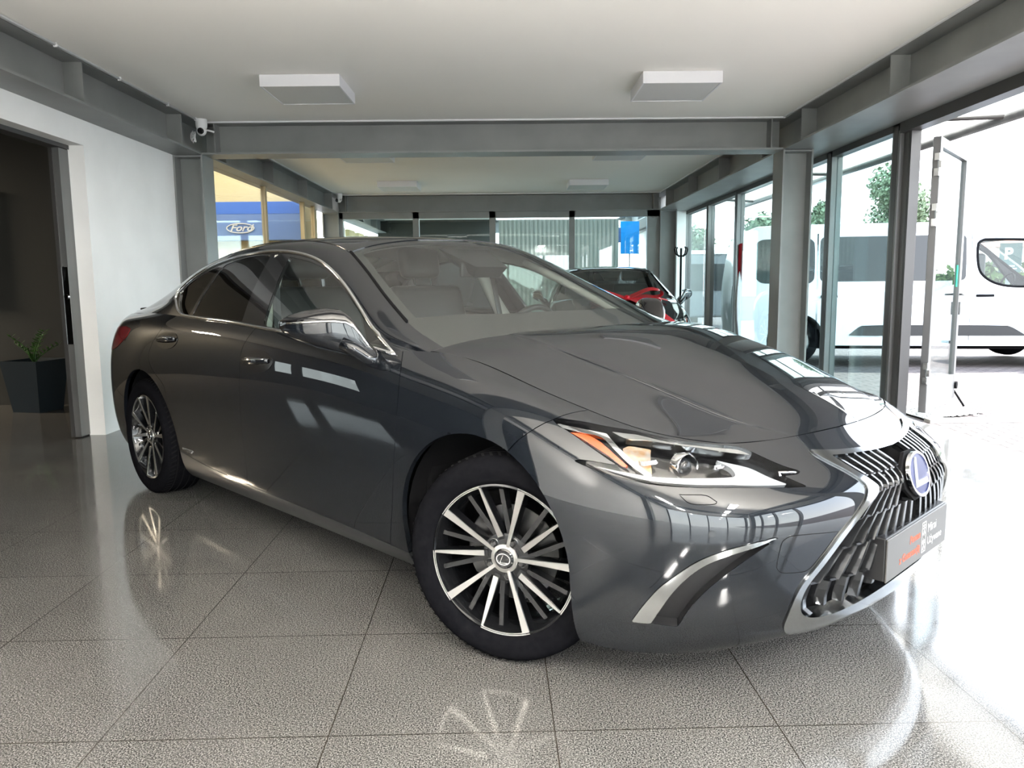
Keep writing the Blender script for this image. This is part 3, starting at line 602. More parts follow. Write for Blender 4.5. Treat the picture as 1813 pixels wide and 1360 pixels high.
# ------------------------------------------------------------------ the saloon car (car frame: x forward, y left, z up, origin under the front axle)
def unitg(S):
    du = np.gradient(S, axis=0); dv = np.gradient(S, axis=1); n = np.cross(dv, du); return n/np.maximum(np.linalg.norm(n, axis=2, keepdims=True), 1e-9)
class Master:
    """smooth master surface on a dense grid; panels are cut out of it"""
    def __init__(s, T, nu, nv, mirror_y=True):
        s.S = surf(T, nu, nv); s.N = unitg(s.S)
        c = s.S.reshape(-1, 3).mean(0)*np.array([1, 0, 1]); 
        if ((s.S-np.array([c[0], 0, .6]))*s.N).sum(2).mean() < 0: s.N = -s.N
        nU, nV = s.S.shape[:2]
        lu = np.linalg.norm(np.diff(s.S, axis=0), axis=2); lv = np.linalg.norm(np.diff(s.S, axis=1), axis=2)
        s.ul = np.concatenate([[0], np.cumsum(lu.mean(1))]); s.vl = np.concatenate([[0], np.cumsum(lv.mean(0))])
        s.U, s.V = np.meshgrid(s.ul, s.vl, indexing='ij')
    def uv(s, p):
        p = np.array((p[0], abs(p[1]), p[2]), float); d = ((s.S-p)**2).sum(2); i, j = np.unravel_index(d.argmin(), d.shape)
        i = min(max(i, 1), s.S.shape[0]-2); j = min(max(j, 1), s.S.shape[1]-2)
        a = (s.S[i+1, j]-s.S[i-1, j])/2; b = (s.S[i, j+1]-s.S[i, j-1])/2
        x, *_ = np.linalg.lstsq(np.stack([a, b], 1), p-s.S[i, j], rcond=None); x = np.clip(x, -30, 30)
        ii, jj = i+x[0], j+x[1]
        def ext(arr, t):
            n = len(arr)-1
            if t < 0: return arr[0]+t*(arr[1]-arr[0])
            if t > n: return arr[n]+(t-n)*(arr[n]-arr[n-1])
            return float(np.interp(t, range(n+1), arr))
        return (ext(s.ul, ii), ext(s.vl, jj))
    def at(s, u, v, off=0.):
        i = float(np.interp(u, s.ul, range(len(s.ul)))); j = float(np.interp(v, s.vl, range(len(s.vl))))
        i0 = min(int(i), s.S.shape[0]-2); j0 = min(int(j), s.S.shape[1]-2); a, b = i-i0, j-j0
        q = lambda A: (A[i0, j0]*(1-a)*(1-b)+A[i0+1, j0]*a*(1-b)+A[i0, j0+1]*(1-a)*b+A[i0+1, j0+1]*a*b)
        return q(s.S)+off*q(s.N)
    def side(s, pts):
        """signed distance to an open curve through 3D points; positive on its left in (u,v)"""
        P = [s.uv(p) for p in pts] if len(pts[0]) == 3 else list(pts)
        P = smooth_line(P, 5)
        a = np.array(P[0]); b = np.array(P[1]); c = np.array(P[-2]); d = np.array(P[-1])
        P = [a+(a-b)/np.linalg.norm(a-b)*4]+list(P)+[d+(d-c)/np.linalg.norm(d-c)*4]
        return s._sd(P, False)
    def _sd(s, P, closed):
        P = np.array(P); n = len(P); X = np.stack([s.U, s.V], 2); best = np.full(s.U.shape, 1e9); sg = np.ones(s.U.shape); ins = np.zeros(s.U.shape, bool)
        for k in range(n if closed else n-1):
            a, b = P[k], P[(k+1) % n]; e = b-a; L2 = (e*e).sum()+1e-18
            t = np.clip(((X-a)@e)/L2, 0, 1); q = X-a-t[..., None]*e; d = np.sqrt((q*q).sum(2)); cr = e[0]*(X[..., 1]-a[1])-e[1]*(X[..., 0]-a[0])
            m = d < best-1e-9; best = np.where(m, d, best); sg = np.where(m, np.where(cr >= 0, 1., -1.), sg)
            if closed:
                c1 = (a[1] > X[..., 1]) != (b[1] > X[..., 1])
                with np.errstate(divide='ignore', invalid='ignore'): xi = a[0]+(X[..., 1]-a[1])*(b[0]-a[0])/(b[1]-a[1])
                ins ^= c1 & (X[..., 0] < xi)
        return best*(np.where(ins, 1., -1.) if closed else sg)
    def inside(s, pts, sm=0, corner=40):
        P = [s.uv(p) for p in pts] if len(pts[0]) == 3 else list(pts)
        if sm: P = smooth_closed(P, sm, corner)
        return s._sd(P, True)
    def cut(s, fields):
        """clip the grid to where every field > 0 -> verts, normals, faces, boundary loops' edges"""
        nU, nV = s.U.shape; F = np.stack(fields, 2) if fields else np.ones((nU, nV, 1))
        pos = F > 0
        idx = np.arange(nU*nV).reshape(nU, nV)
        q = np.stack([idx[:-1, :-1], idx[1:, :-1], idx[1:, 1:], idx[:-1, 1:]], 2).reshape(-1, 4)
        Pf = pos.reshape(nU*nV, -1); allin = Pf[q].all(axis=(1, 2)); anyout = (~Pf[q]).all(axis=1).any(axis=1)
        V = [tuple(v) for v in s.S.reshape(-1, 3)]; Nn = [tuple(v) for v in s.N.reshape(-1, 3)]; Fv = F.reshape(nU*nV, -1).tolist()
        faces = [tuple(r) for r in q[allin].tolist()]; todo = [list(r) for r in q[~allin & ~anyout].tolist()]
        for k in range(F.shape[2]):
            cache = {}; nt = []
            for poly in todo:
                out = []
                for i in range(len(poly)):
                    a, b = poly[i], poly[(i+1) % len(poly)]; fa, fb = Fv[a][k], Fv[b][k]
                    if fa > 0: out.append(a)
                    if (fa > 0) != (fb > 0):
                        key = (a, b) if a < b else (b, a)
                        if key not in cache:
                            t = fa/(fa-fb); cache[key] = len(V)
                            V.append(tuple(V[a][c]+t*(V[b][c]-V[a][c]) for c in range(3))); Nn.append(tuple(Nn[a][c]+t*(Nn[b][c]-Nn[a][c]) for c in range(3)))
                            Fv.append([Fv[a][c]+t*(Fv[b][c]-Fv[a][c]) for c in range(len(Fv[a]))])
                        out.append(cache[key])
                if len(out) >= 3: nt.append(out)
            todo = nt
        faces += [tuple(p) for p in todo]
        used = sorted({i for f in faces for i in f}); mp = {u: k for k, u in enumerate(used)}
        V = np.array([V[i] for i in used]); Nn = np.array([Nn[i] for i in used]); Nn /= np.maximum(np.linalg.norm(Nn, axis=1, keepdims=True), 1e-9)
        faces = [tuple(mp[i] for i in f) for f in faces]
        return V, Nn, faces
def smooth_line(P, k):
    P = np.array(P, float)
    if len(P) < 3: return [tuple(p) for p in P]
    E = np.concatenate([[2*P[0]-P[1]], P, [2*P[-1]-P[-2]]]); out = []
    for i in range(1, len(E)-2):
        for t in np.linspace(0, 1, k, endpoint=False):
            a, b, c, d = E[i-1:i+3]; out.append(tuple(.5*((2*b)+(-a+c)*t+(2*a-5*b+4*c-d)*t*t+(-a+3*b-3*c+d)*t**3)))
    out.append(tuple(P[-1])); return out
def smooth_closed(P, k, corner=40):
    P = np.array(P, float); n = len(P); T = []
    for i in range(n):
        a = P[i]-P[i-1]; b = P[(i+1) % n]-P[i]; la, lb = np.linalg.norm(a), np.linalg.norm(b)
        ang = math.degrees(math.acos(np.clip((a@b)/(la*lb+1e-12), -1, 1)))
        if ang > corner: T.append(None)
        else: d = a/la+b/lb; T.append(d/np.linalg.norm(d)*min(la, lb))
    out = []
    for i in range(n):
        p, q = P[i], P[(i+1) % n]; L = np.linalg.norm(q-p)
        tp = T[i] if T[i] is not None else (q-p); tq = T[(i+1) % n] if T[(i+1) % n] is not None else (q-p)
        for t in np.linspace(0, 1, k, endpoint=False):
            out.append(tuple((2*t**3-3*t*t+1)*p+(t**3-2*t*t+t)*tp+(-2*t**3+3*t*t)*q+(t**3-t*t)*tq))
    return out
def finish(V, N, faces, gap=.0015, fl=.012, off=0., weld=True):
    """shut gap, folded edge; returns arrays ready for both sides"""
    V = V.copy()
    ec = {}
    for f in faces:
        for i in range(len(f)):
            a, b = f[i], f[(i+1) % len(f)]; k = (a, b) if a < b else (b, a); ec[k] = ec.get(k, 0)+1
    bd = {k for k, c in ec.items() if c == 1}; bv = {i for k in bd for i in k}
    # free boundaries on the symmetry plane stay put
    if gap:
        acc = {}
        for f in faces:
            c = None
            for i in f:
                if i in bv:
                    if c is None: c = V[list(f)].mean(0)
                    acc.setdefault(i, []).append(c-V[i])
        tang = {}
        for a, b in bd:
            d = V[b]-V[a]; d /= max(np.linalg.norm(d), 1e-9)
            for i in (a, b): tang.setdefault(i, []).append(d)
        nV = V.copy()
        for i in bv:
            if abs(V[i][1]) < 1e-6: continue
            d = np.sum(acc[i], 0); t = tang[i][0] if len(tang[i]) < 2 else (tang[i][0]+tang[i][1]*np.sign(tang[i][0]@tang[i][1]+1e-9))
            t = t/max(np.linalg.norm(t), 1e-9); d = d-t*(d@t); d = d-N[i]*(d@N[i]); L = np.linalg.norm(d)
            if L > 1e-7: nV[i] = V[i]+d/L*gap
        V = nV
    V = V+N*off
    verts = [tuple(v) for v in V]; F = list(faces)
    if fl:
        mp = {}
        for f in faces:
            for i in range(len(f)):
                a, b = f[i], f[(i+1) % len(f)]; k = (a, b) if a < b else (b, a)
                if k in bd and not (abs(V[a][1]) < 1e-5 and abs(V[b][1]) < 1e-5):
                    for q in (a, b):
                        if q not in mp: mp[q] = len(verts); verts.append(tuple(V[q]-N[q]*fl))
                    F.append((b, a, mp[a], mp[b]))
    return verts, F, len(faces), bd
def place(name, data, m, parent, side, orient=True, both=False):
    """side -1 right half, +1 left half, 0 both halves in one mesh"""
    verts, F, nf, bd = data
    def half(s): return [(x, s*y, z) for x, y, z in verts], ([f for f in F] if s > 0 else [f[::-1] for f in F])
    if side: v, f = half(side); nfs = nf
    else:
        v1, f1 = half(1); v2, f2 = half(-1); n = len(v1); v = v1+v2; f = f1+[tuple(i+n for i in q) for q in f2]
    o = obj(name, v, f, m, parent, True); me = o.data
    bm = bmesh.new(); bm.from_mesh(me); bmesh.ops.remove_doubles(bm, verts=bm.verts, dist=2e-5); bmesh.ops.recalc_face_normals(bm, faces=bm.faces)
    bm.to_mesh(me); bm.free()
    c = me.polygons; 
    # outward check with area-weighted radial test on the panel skin
    vs = np.array([p.center[:] for p in c]); ns = np.array([p.normal[:] for p in c]); ar = np.array([p.area for p in c])
    ref = vs-np.array([np.clip(vs[:, 0], -3, .2), np.zeros(len(vs)), np.full(len(vs), .55)]).T
    if ((ref*ns).sum(1)*ar).sum() < 0: me.flip_normals()
    me.set_sharp_from_angle(angle=R(38))
    return o
BM_ = Master(BODY, 23*22+1, 113); HM = Master(HOOD, 127, 85); GM = Master(GREEN, 15*20, 133)
X, Z = BM_.S[..., 0], BM_.S[..., 2]
def arch(xc, zc, a, b):
    up = np.sqrt(((X-xc)/a)**2+((np.maximum(Z, zc)-zc)/b)**2)-1; return up*.38
AF, AR = arch(-.055, .345, .385, .372), arch(-2.845, .345, .405, .380)
doorF = [(-.56, .86, .10), (-.552, .878, .234), (-.502, .904, .389), (-.477, .914, .499), (-.457, .919, .605), (-.442, .919, .707), (-.438, .909, .805), (-.453, .886, .88), (-.482, .855, .932), (-.50, .845, .97)]
doorB = [(-1.72, .86, .12), (-1.702, .878, .25), (-1.668, .886, .299), (-1.653, .9, .425), (-1.644, .914, .56), (-1.629, .921, .693), (-1.616, .92, .823), (-1.605, .91, .90), (-1.569, .892, .959), (-1.542, .872, .997)]
doorR = [(-2.50, .86, .2), (-2.50, .90, .4), (-2.50, .92, .60), (-2.53, .924, .671), (-2.656, .926, .737), (-2.712, .922, .805), (-2.677, .909, .884), (-2.613, .886, .953), (-2.593, .841, 1.019)]
bumpF = [(.03, .87, .15), (.03, .9, .3), (.05, .91, .60), (.11, .909, .696), (.166, .888, .748), (.208, .861, .779), (.23, .842, .793), (.262, .76, .80)]
sillL = [(-2.60, .89, .325), (-2.416, .89, .31), (-2.163, .884, .281), (-1.69, .88, .261), (-1.259, .878, .25), (-.904, .877, .244), (-.545, .878, .234), (-.2, .88, .22)]
HLp = [(.22, .844, .793), (.297, .803, .787), (.36, .766, .775), (.428, .712, .763), (.53, .668, .748), (.60, .62, .738), (.662, .555, .727), (.696, .533, .709), (.76, .49, .676), (.794, .458, .662), (.795, .475, .657), (.776, .522, .657), (.83, .491, .631), (.774, .586, .636), (.708, .667, .64), (.609, .757, .641), (.534, .804, .645), (.449, .84, .658), (.377, .862, .674), (.336, .871, .686), (.315, .875, .693), (.396, .848, .69), (.457, .825, .683), (.424, .832, .698), (.37, .839, .724), (.301, .844, .756), (.24, .848, .781)]
GRo = [(.866, 0, .694), (.857, .10, .694), (.840, .18, .694), (.815, .27, .696), (.775, .36, .703), (.793, .356, .689), (.857, .330, .654), (.902, .314, .627), (.918, .311, .610), (.925, .332, .587), (.922, .381, .552), (.905, .440, .506), (.871, .504, .425), (.844, .538, .371), (.825, .546, .317), (.80, .535, .241), (.79, .505, .210), (.80, .46, .196), (.85, .30, .200), (.88, .16, .208), (.885, 0, .213), (.9, -.05, .22), (.87, -.05, .69)]
GRi = [(.874, 0, .672), (.866, .10, .674), (.836, .251, .679), (.816, .312, .683), (.869, .301, .652), (.912, .281, .624), (.930, .262, .605), (.934, .276, .589), (.929, .345, .557), (.909, .424, .497), (.879, .485, .422), (.853, .520, .368), (.837, .524, .320), (.832, .505, .281), (.84, .469, .259), (.861, .402, .256), (.904, .303, .272), (.925, .211, .287), (.938, .09, .299), (.94, 0, .302), (.94, -.05, .302), (.88, -.05, .67)]
FGc = [(.495, .822, .25), (.529, .819, .302), (.573, .807, .363), (.613, .79, .404), (.669, .758, .454), (.737, .705, .49), (.823, .606, .521), (.779, .663, .493), (.726, .714, .469), (.681, .749, .442), (.644, .771, .407), (.604, .789, .354), (.565, .797, .289), (.543, .798, .253)]
FGd = [(.543, .798, .253), (.604, .759, .248), (.63, .759, .297), (.666, .748, .351), (.708, .722, .403), (.768, .672, .467), (.808, .627, .506), (.823, .606, .521), (.779, .663, .493), (.726, .714, .469), (.681, .749, .442), (.644, .771, .407), (.604, .789, .354), (.565, .797, .289)]
TAIL = [(-3.14, .885, .905), (-3.12, .868, .945), (-3.30, .84, .95), (-3.52, .81, .935), (-3.70, .73, .93), (-3.86, .55, .925), (-3.93, .30, .925), (-3.94, .0, .925), (-3.94, -.05, .925), (-3.93, -.05, .86), (-3.925, 0, .86), (-3.92, .32, .86), (-3.85, .58, .84), (-3.72, .745, .80), (-3.58, .83, .79), (-3.34, .893, .828)]
def mirrorless(p):  # uv on the symmetry plane side
    return p
def uvpoly(Mr, pts):
    out = []
    for p in pts:
        if p[1] < 0: q = Mr.uv((p[0], 0, p[2])); out.append((q[0]+.06, q[1]) if Mr is BM_ and p[0] > 0 else (q[0]-.06, q[1]))
        else: out.append(Mr.uv(p))
    return out
def build_car():
    car = empty('car', (0, 0, 0), 0)
    fF, fB, fR = BM_.side(doorF), BM_.side(doorB), BM_.side(doorR); bF = BM_.side(bumpF); sl = BM_.side(sillL)
    hl = BM_.inside(uvpoly(BM_, HLp), 3, 50); go = BM_.inside(uvpoly(BM_, GRo), 4, 40); gi = BM_.inside(uvpoly(BM_, GRi), 4, 40)
    fc = BM_.inside(FGc, 3, 60); fd = BM_.inside(FGd, 3, 60); tl = BM_.inside(uvpoly(BM_, TAIL), 3, 50)
    up = BM_.V-.0  # rows from the bottom
    rb = BM_.side([(-3.0, .9, .50), (-3.22, .9, .53), (-3.5, .87, .60), (-3.75, .76, .66), (-3.9, .55, .68), (-3.95, .2, .68), (-3.95, .02, .68)][::-1])
    P = {}
    P['front_door'] = ([fF, -fB, sl], 'paint'); P['rear_door'] = ([fB, -fR, sl, AR], 'paint')
    P['quarter_panel'] = ([fR, AR, rb, -tl], 'paint'); P['front_fender'] = ([-fF, bF, sl, AF], 'paint')
    P['rocker_panel'] = ([-sl, AR, AF, fR*-1+.0, bF], 'rocker')
    objs = {}
    for nm, (fl, m) in P.items():
        d = finish(*BM_.cut(fl), gap=.0016, fl=.02)
        for s in (-1, 1): objs[nm, s] = place(nm, d, m, car, s)
    d = finish(*BM_.cut([-bF, AF, -hl, -go, -fc, -fd]), gap=.0012, fl=.02); o = objs['front_bumper'] = place('front_bumper', d, 'paint', car, 0)
    d = finish(*BM_.cut([fR, AR, -rb]), gap=.0012, fl=.02); place('rear_bumper', d, 'paint', car, 0)
    d = finish(*BM_.cut([tl]), gap=.001, fl=.02, off=.002); place('tail_lamp', d, 'red_lens', car, 0)
    # dark backing just under the skin so that shut lines read black
    # fog recess and its chrome blade
    for s in (-1, 1):
        d = finish(*BM_.cut([fc]), gap=0, fl=.02, off=.004); place('corner_blade', d, 'satin_chrome', car, s)
        d = finish(*BM_.cut([fd]), gap=0, fl=-.03, off=-.03); place('corner_recess', d, 'black_plastic', car, s)
    # headlights
    def uvp(pts): return BM_.inside(pts, 3, 50)
    DRL = [(.334, .872, .686), (.4, .852, .678), (.471, .825, .671), (.536, .792, .665), (.632, .712, .664), (.697, .641, .666), (.696, .632, .672), (.679, .628, .687), (.634, .645, .706), (.71, .584, .684), (.755, .557, .661), (.798, .525, .642), (.703, .66, .648), (.606, .752, .650), (.532, .8, .654), (.446, .837, .667), (.376, .86, .678)]
    ORG = [(.284, .843, .766), (.336, .82, .761), (.381, .815, .744), (.477, .813, .684), (.457, .822, .687), (.409, .828, .714), (.326, .837, .751)]
    CHL = [(.232, .847, .785), (.314, .816, .774), (.374, .783, .764), (.427, .798, .733), (.475, .8, .703), (.534, .789, .668), (.53, .798, .66), (.471, .81, .694), (.418, .809, .729), (.372, .804, .755), (.313, .829, .765), (.253, .848, .775)]
    BEZ = [(.379, .767, .768), (.458, .699, .757), (.54, .655, .748), (.6, .612, .738), (.665, .551, .724), (.696, .533, .711), (.685, .549, .708), (.587, .641, .728), (.471, .717, .745), (.422, .761, .753)]
    TRN = [(.434, .787, .737), (.442, .764, .744), (.491, .729, .736), (.533, .787, .672), (.506, .796, .684), (.452, .8, .718)]
    dat = [('lamp_housing', finish(*BM_.cut([hl+.0004]), gap=0, fl=-.045, off=-.045), 'gloss_black'),
           ('lens', finish(*BM_.cut([hl-.0012]), gap=0, fl=0, off=.000), 'lens'),
           ('light_guide', finish(*BM_.cut([uvp(DRL)]), gap=0, fl=.02, off=-.008), 'drl'),
           ('side_marker', finish(*BM_.cut([uvp(ORG)]), gap=0, fl=.015, off=-.012), 'orange'),
           ('chrome_trim', finish(*BM_.cut([uvp(CHL)]), gap=0, fl=.02, off=-.007), 'chrome'),
           ('upper_bezel', finish(*BM_.cut([uvp(BEZ)]), gap=0, fl=.02, off=-.006), 'satin_chrome'),
           ('turn_signal', finish(*BM_.cut([uvp(TRN)]), gap=0, fl=.02, off=-.020), 'amber')]
    for s in (-1, 1):
        base = None
        for nm, d, m in dat:
            if base is None: base = place('headlight', d, m, car, s)
            else: place(nm, d, m, base, s)
        # projector: bowl, ring and lens ball looking forward
        c = BM_.at(*BM_.uv((.585, .70, .703)), -.035); c = Vector((c[0], s*c[1], c[2])); ax = Vector((.93, s*-.25*-1, .05)).normalized()
        mt = Matrix.Translation(c) @ ax.to_track_quat('Z', 'Y').to_matrix().to_4x4()
        m = MB(); m.lathe([(.028, -.02), (.034, .012), (.036, .014), (.038, .010), (.038, -.02)], 32, 'z'); m.v = [tuple(mt @ Vector(p)) for p in m.v]; m.build('reflector_ring', 'chrome', base, True, 40)
        m = MB(); m.lathe([(0, .016)]+[(.025*math.sin(a), -.006+.022*math.cos(a)) for a in np.linspace(.1, 1.57, 10)]+[(.025, -.02)], 32, 'z'); m.v = [tuple(mt @ Vector(p)) for p in m.v]; m.build('projector_lens', 'screen', base, True)
        for kx, kn in ((-.09, 1), (.075, 2)):
            c2 = BM_.at(*BM_.uv((.585+kx*.9, .70-kx*.75, .700)), -.022); mt2 = Matrix.Translation(Vector((c2[0], s*c2[1], c2[2]))) @ ax.to_track_quat('Z', 'Y').to_matrix().to_4x4()
            m = MB(); m.box(-.022, .022, -.006, .006, -.01, .012, mt2); m.box(-.02, .02, -.003, .003, .012, .02, mt2); m.build('reflector_fin', 'chrome', base)
        # little hook trim at the inner tip
        m = MB(); m.tube([np.array(BM_.at(*BM_.uv(p), .001))*np.array([1, s, 1]) for p in ((.768, .53, .648), (.762, .525, .660), (.775, .505, .663), (.79, .478, .660))], .0035, 8); m.build('tip_trim', 'chrome', base, True)
    # grille: chrome spindle frame, dark recess, stepped bars
    fr = place('grille_frame', finish(*BM_.cut([go, -gi]), gap=0, fl=.04, off=.006), 'satin_chrome', car, 0)
    rc = place('grille', finish(*BM_.cut([gi+.006]), gap=0, fl=-.07, off=-.075), 'matt_black', car, 0)
    gz = [(.683, .318), (.652, .303), (.624, .283), (.605, .264), (.589, .278), (.557, .347), (.497, .426), (.422, .487), (.368, .52), (.32, .524), (.281, .505), (.259, .469)][::-1]
    wz = lambda z: float(np.interp(z, [a for a, b in gz], [b for a, b in gz]))
    def fx(y, z):
        sub = BM_.S[-150:, :]; d = (np.abs(sub[..., 1]-abs(y))**2+(sub[..., 2]-z)**2); i, j = np.unravel_index(d.argmin(), d.shape)
        i = min(max(i, 1), sub.shape[0]-2); j = min(max(j, 1), sub.shape[1]-2); a = (sub[i+1, j]-sub[i-1, j])/2; b = (sub[i, j+1]-sub[i, j-1])/2
        A = np.array([[a[1], b[1]], [a[2], b[2]]]); t = np.linalg.lstsq(A, np.array([abs(y)-sub[i, j, 1], z-sub[i, j, 2]]), rcond=None)[0]; t = np.clip(t, -2, 2)
        return sub[i, j, 0]+t[0]*a[0]+t[1]*b[0]
    zl = [.676, .632, .588, .530, .455, .365, .262]
    NB = 8
    botz = lambda y: .302-.045*min(1, abs(y)/.45)**1.6
    for s in (-1, 1):
        for r in range(len(zl)-1):
            z1, z0 = zl[r], zl[r+1]
            k0 = 0 if (r % 2 == 0) else .5
            for k in range(NB):
                t = (k+k0+.25)/NB
                if t > .985: continue
                N_ = 5; zz = np.linspace(z1, z0, N_); pts = []
                for z in zz:
                    y = t*wz(z)
                    if z < botz(y)+.004: continue
                    pts.append((y, z))
                if len(pts) < 2: continue
                # skip what the emblem covers
                if min(math.hypot(y/.095, (z-.598)/.078) for y, z in pts) < .93: continue
                m = MB(); w = .0056*wz((z0+z1)/2)/.3; V = []
                for y, z in pts:
                    x = fx(y, z); V += [(x-.004, s*(y-w), z), (x-.004, s*(y+w), z), (x-.030, s*(y+w+.004), z), (x-.030, s*(y-w+.004), z)]
                n = len(pts); F = [(3, 2, 1, 0), tuple(4*(n-1)+i for i in range(4))]
                for i in range(n-1):
                    for c_ in range(4): F.append((4*i+c_, 4*i+(c_+1) % 4, 4*i+4+(c_+1) % 4, 4*i+4+c_))
                m.add(V, F)
                # foot stepping outboard to the next row
                if r < len(zl)-2:
                    y, z = pts[-1]; y2 = min((t+.5/NB)*wz(z), wz(z)*.985); xa, xb = fx(y, z), fx(y2, z)
                    m.add([(xa-.006, s*(y-w), z+.004), (xb-.006, s*y2, z+.004), (xb-.006, s*y2, z-.003), (xa-.006, s*(y-w), z-.003), (xa-.026, s*(y-w), z+.004), (xb-.026, s*y2, z+.004), (xb-.026, s*y2, z-.003), (xa-.026, s*(y-w), z-.003)], [(0, 1, 2, 3), (7, 6, 5, 4), (0, 4, 5, 1), (3, 2, 6, 7), (0, 3, 7, 4), (1, 5, 6, 2)])
                bo = m.build('grille_bar', 'dark_chrome', rc)
    # emblem
    em = empty_child = None
    ex_ = .953
    def tilt(o, a=R(15)):
        for v in o.data.vertices:
            dx, dz = v.co.x-ex_, v.co.z-.598; v.co.x = ex_+dx*math.cos(a)-dz*math.sin(a); v.co.z = .598+dz*math.cos(a)+dx*math.sin(a)
        return o
    m = MB(); m.v = []; 
    ring = ellipse_ring(.082, .069, .008, -.007, .004, 56); ring.v = [(ex_-y, x, z+.598) for x, y, z in ring.v]; eo = ring.build('emblem', 'chrome', car, True, 40)
    m = MB(); m.prism([(.077*math.cos(a), .598+.064*math.sin(a)) for a in np.linspace(0, 2*math.pi, 48, endpoint=False)], ex_-.004, ex_+.004, axis='x'); m.build('emblem_glass', mat('emblem_glass', (.008, .014, .07), .3, 0, 0, .25), eo)
    m = MB(); m.prism([(-.048, .563), (-.016, .650), (-.002, .650), (-.026, .580), (.052, .580), (.058, .563)], ex_+.003, ex_+.007, axis='x'); m.build('emblem_letter', 'drl', eo)
    m = MB(); m.prism([(.100*math.cos(a), .598+.080*math.sin(a)) for a in np.linspace(.39, 2*math.pi+.39, 8, endpoint=False)], ex_-.022, ex_-.012, axis='x'); m.build('emblem_mount', 'matt_black', eo)
    for q_ in [eo]+list(eo.children): tilt(q_)
    # number plate holder with dealer plate
    pb = bevel(MB().box(.905, .962, -.262, .262, .330, .458).build('plate_holder', 'black_plastic', car), .004)
    pp = bevel(MB().box(.962, .967, -.262, .262, .328, .455).build('dealer_plate', 'plate', pb), .002); pp['label'] = 'grey dealer plate with orange and white lettering'
    face = Matrix.Translation((.9672, 0, 0)) @ Matrix(((0, 0, 1, 0), (1, 0, 0, 0), (0, 1, 0, 0), (0, 0, 0, 1)))
    T = lambda y, z: Matrix(((0, 0, 1, .9675), (1, 0, 0, y), (0, 1, 0, z), (0, 0, 0, 1)))
    text('lettering', 'Pewne', .034, 'txt_orange', pp, T(.012, .398), .0002, 'RIGHT', sx=1.0, bold=.0006)
    text('lettering', 'z Gwarancją', .034, 'txt_orange', pp, T(.012, .357), .0002, 'RIGHT', sx=1.0, bold=.0006)
    text('lettering', 'Mirai', .040, 'txt_white', pp, T(.078, .398), .0002, 'LEFT')
    text('lettering', 'Używane', .036, 'txt_white', pp, T(.078, .358), .0002, 'LEFT')
    m = MB()
    for a in ((.026, .062, .343, .346), (.026, .062, .437, .440), (.026, .0285, .343, .440), (.0595, .062, .343, .440)): m.box(.9672, .968, a[0], a[1], a[2], a[3])
    for c_, kk in ((.416, 0), (.368, 1)):
        m.box(.9672, .968, .0425, .0455, c_-.02, c_+.018); m.box(.9672, .968, .031, .057, c_+.002, c_+.005); m.box(.9672, .968, .034, .054, c_+.011, c_+.0135)
        for s in (-1, 1): m.add([(.968, .044, c_+.002), (.968, .044+s*.013, c_-.016), (.968, .044+s*.0105, c_-.018), (.968, .044, c_-.003)], [(0, 1, 2, 3)])
        if kk:
            for s in (-1, 1): m.box(.9672, .968, .044+s*.008-.001, .044+s*.008+.001, c_+.005, c_+.010)
    m.build('lettering', 'txt_white', pp, fix=False)
    # washer flap, tow eye cover as fine grooves, parking sensor
    def groove(pts, nm, r=.0011, off=.0002, par=None, m='matt_black', closed=True, Mr=BM_, s=-1, sm=4):
        P_ = [Mr.uv(p) for p in pts]; P_ = smooth_closed(P_, sm, 60) if closed else smooth_line(P_, sm)
        mb = MB(); mb.tube([Mr.at(*p, off)*np.array([1, s, 1]) for p in P_], r, 6, closed=closed, cap=not closed); return mb.build(nm, m, par or car, True)
    for s in (-1, 1):
        fb = objs['front_bumper']
        groove([(.608, .77, .622), (.664, .728, .622), (.69, .717, .607), (.688, .722, .602), (.638, .761, .601)], 'washer_flap', par=fb, s=s)
        groove([(.811, .613, .431), (.822, .608, .502), (.835, .588, .516), (.90, .446, .511), (.862, .519, .420), (.853, .536, .41), (.819, .597, .414)], 'tow_eye_cover', par=fb, s=s)
        mb = MB(); c = BM_.at(*BM_.uv((.692, .742, .526)), .0008); nn = BM_.at(*BM_.uv((.692, .742, .526)), .0018)-c; mt = Matrix.Translation(Vector((c[0], s*c[1], c[2]))) @ Vector((nn[0], s*nn[1], nn[2])).to_track_quat('Z', 'Y').to_matrix().to_4x4()
        mb.lathe([(0, .001), (.009, .001), (.010, -.002)], 20, 'z'); mb.v = [tuple(mt @ Vector(p)) for p in mb.v]; mb.build('parking_sensor', 'gloss_black', fb, True, 30)
        # belt crease strips are chrome along the window line
    # hood
    ho = place('hood', finish(*HM.cut([HM.V*0+1]), gap=.002, fl=.02), 'paint', car, 0)
    # ---------- greenhouse
    DLO = [(-.512, .865, .938), (-.674, .81, 1.0), (-.822, .77, 1.066), (-1.02, .71, 1.162), (-1.188, .67, 1.236), (-1.347, .65, 1.293), (-1.541, .64, 1.331), (-1.755, .64, 1.348), (-1.933, .645, 1.346), (-2.149, .66, 1.327), (-2.416, .70, 1.275), (-2.55, .735, 1.222), (-2.66, .765, 1.160), (-2.655, .785, 1.125), (-2.53, .822, 1.068), (-2.43, .838, 1.040), (-2.20, .853, 1.030), (-1.86, .864, 1.022), (-1.546, .87, 1.006), (-1.26, .87, .992), (-.95, .868, .978), (-.677, .864, .960)]
    WSs = [(-.38, .765, .983), (-.60, .742, 1.05), (-.80, .69, 1.14), (-1.01, .63, 1.242), (-1.20, .582, 1.33), (-1.44, .562, 1.38)]
    WStop = [(-1.205, .585, 1.335), (-1.19, .45, 1.355), (-1.17, .3, 1.375), (-1.15, .15, 1.387), (-1.145, .0, 1.391)]
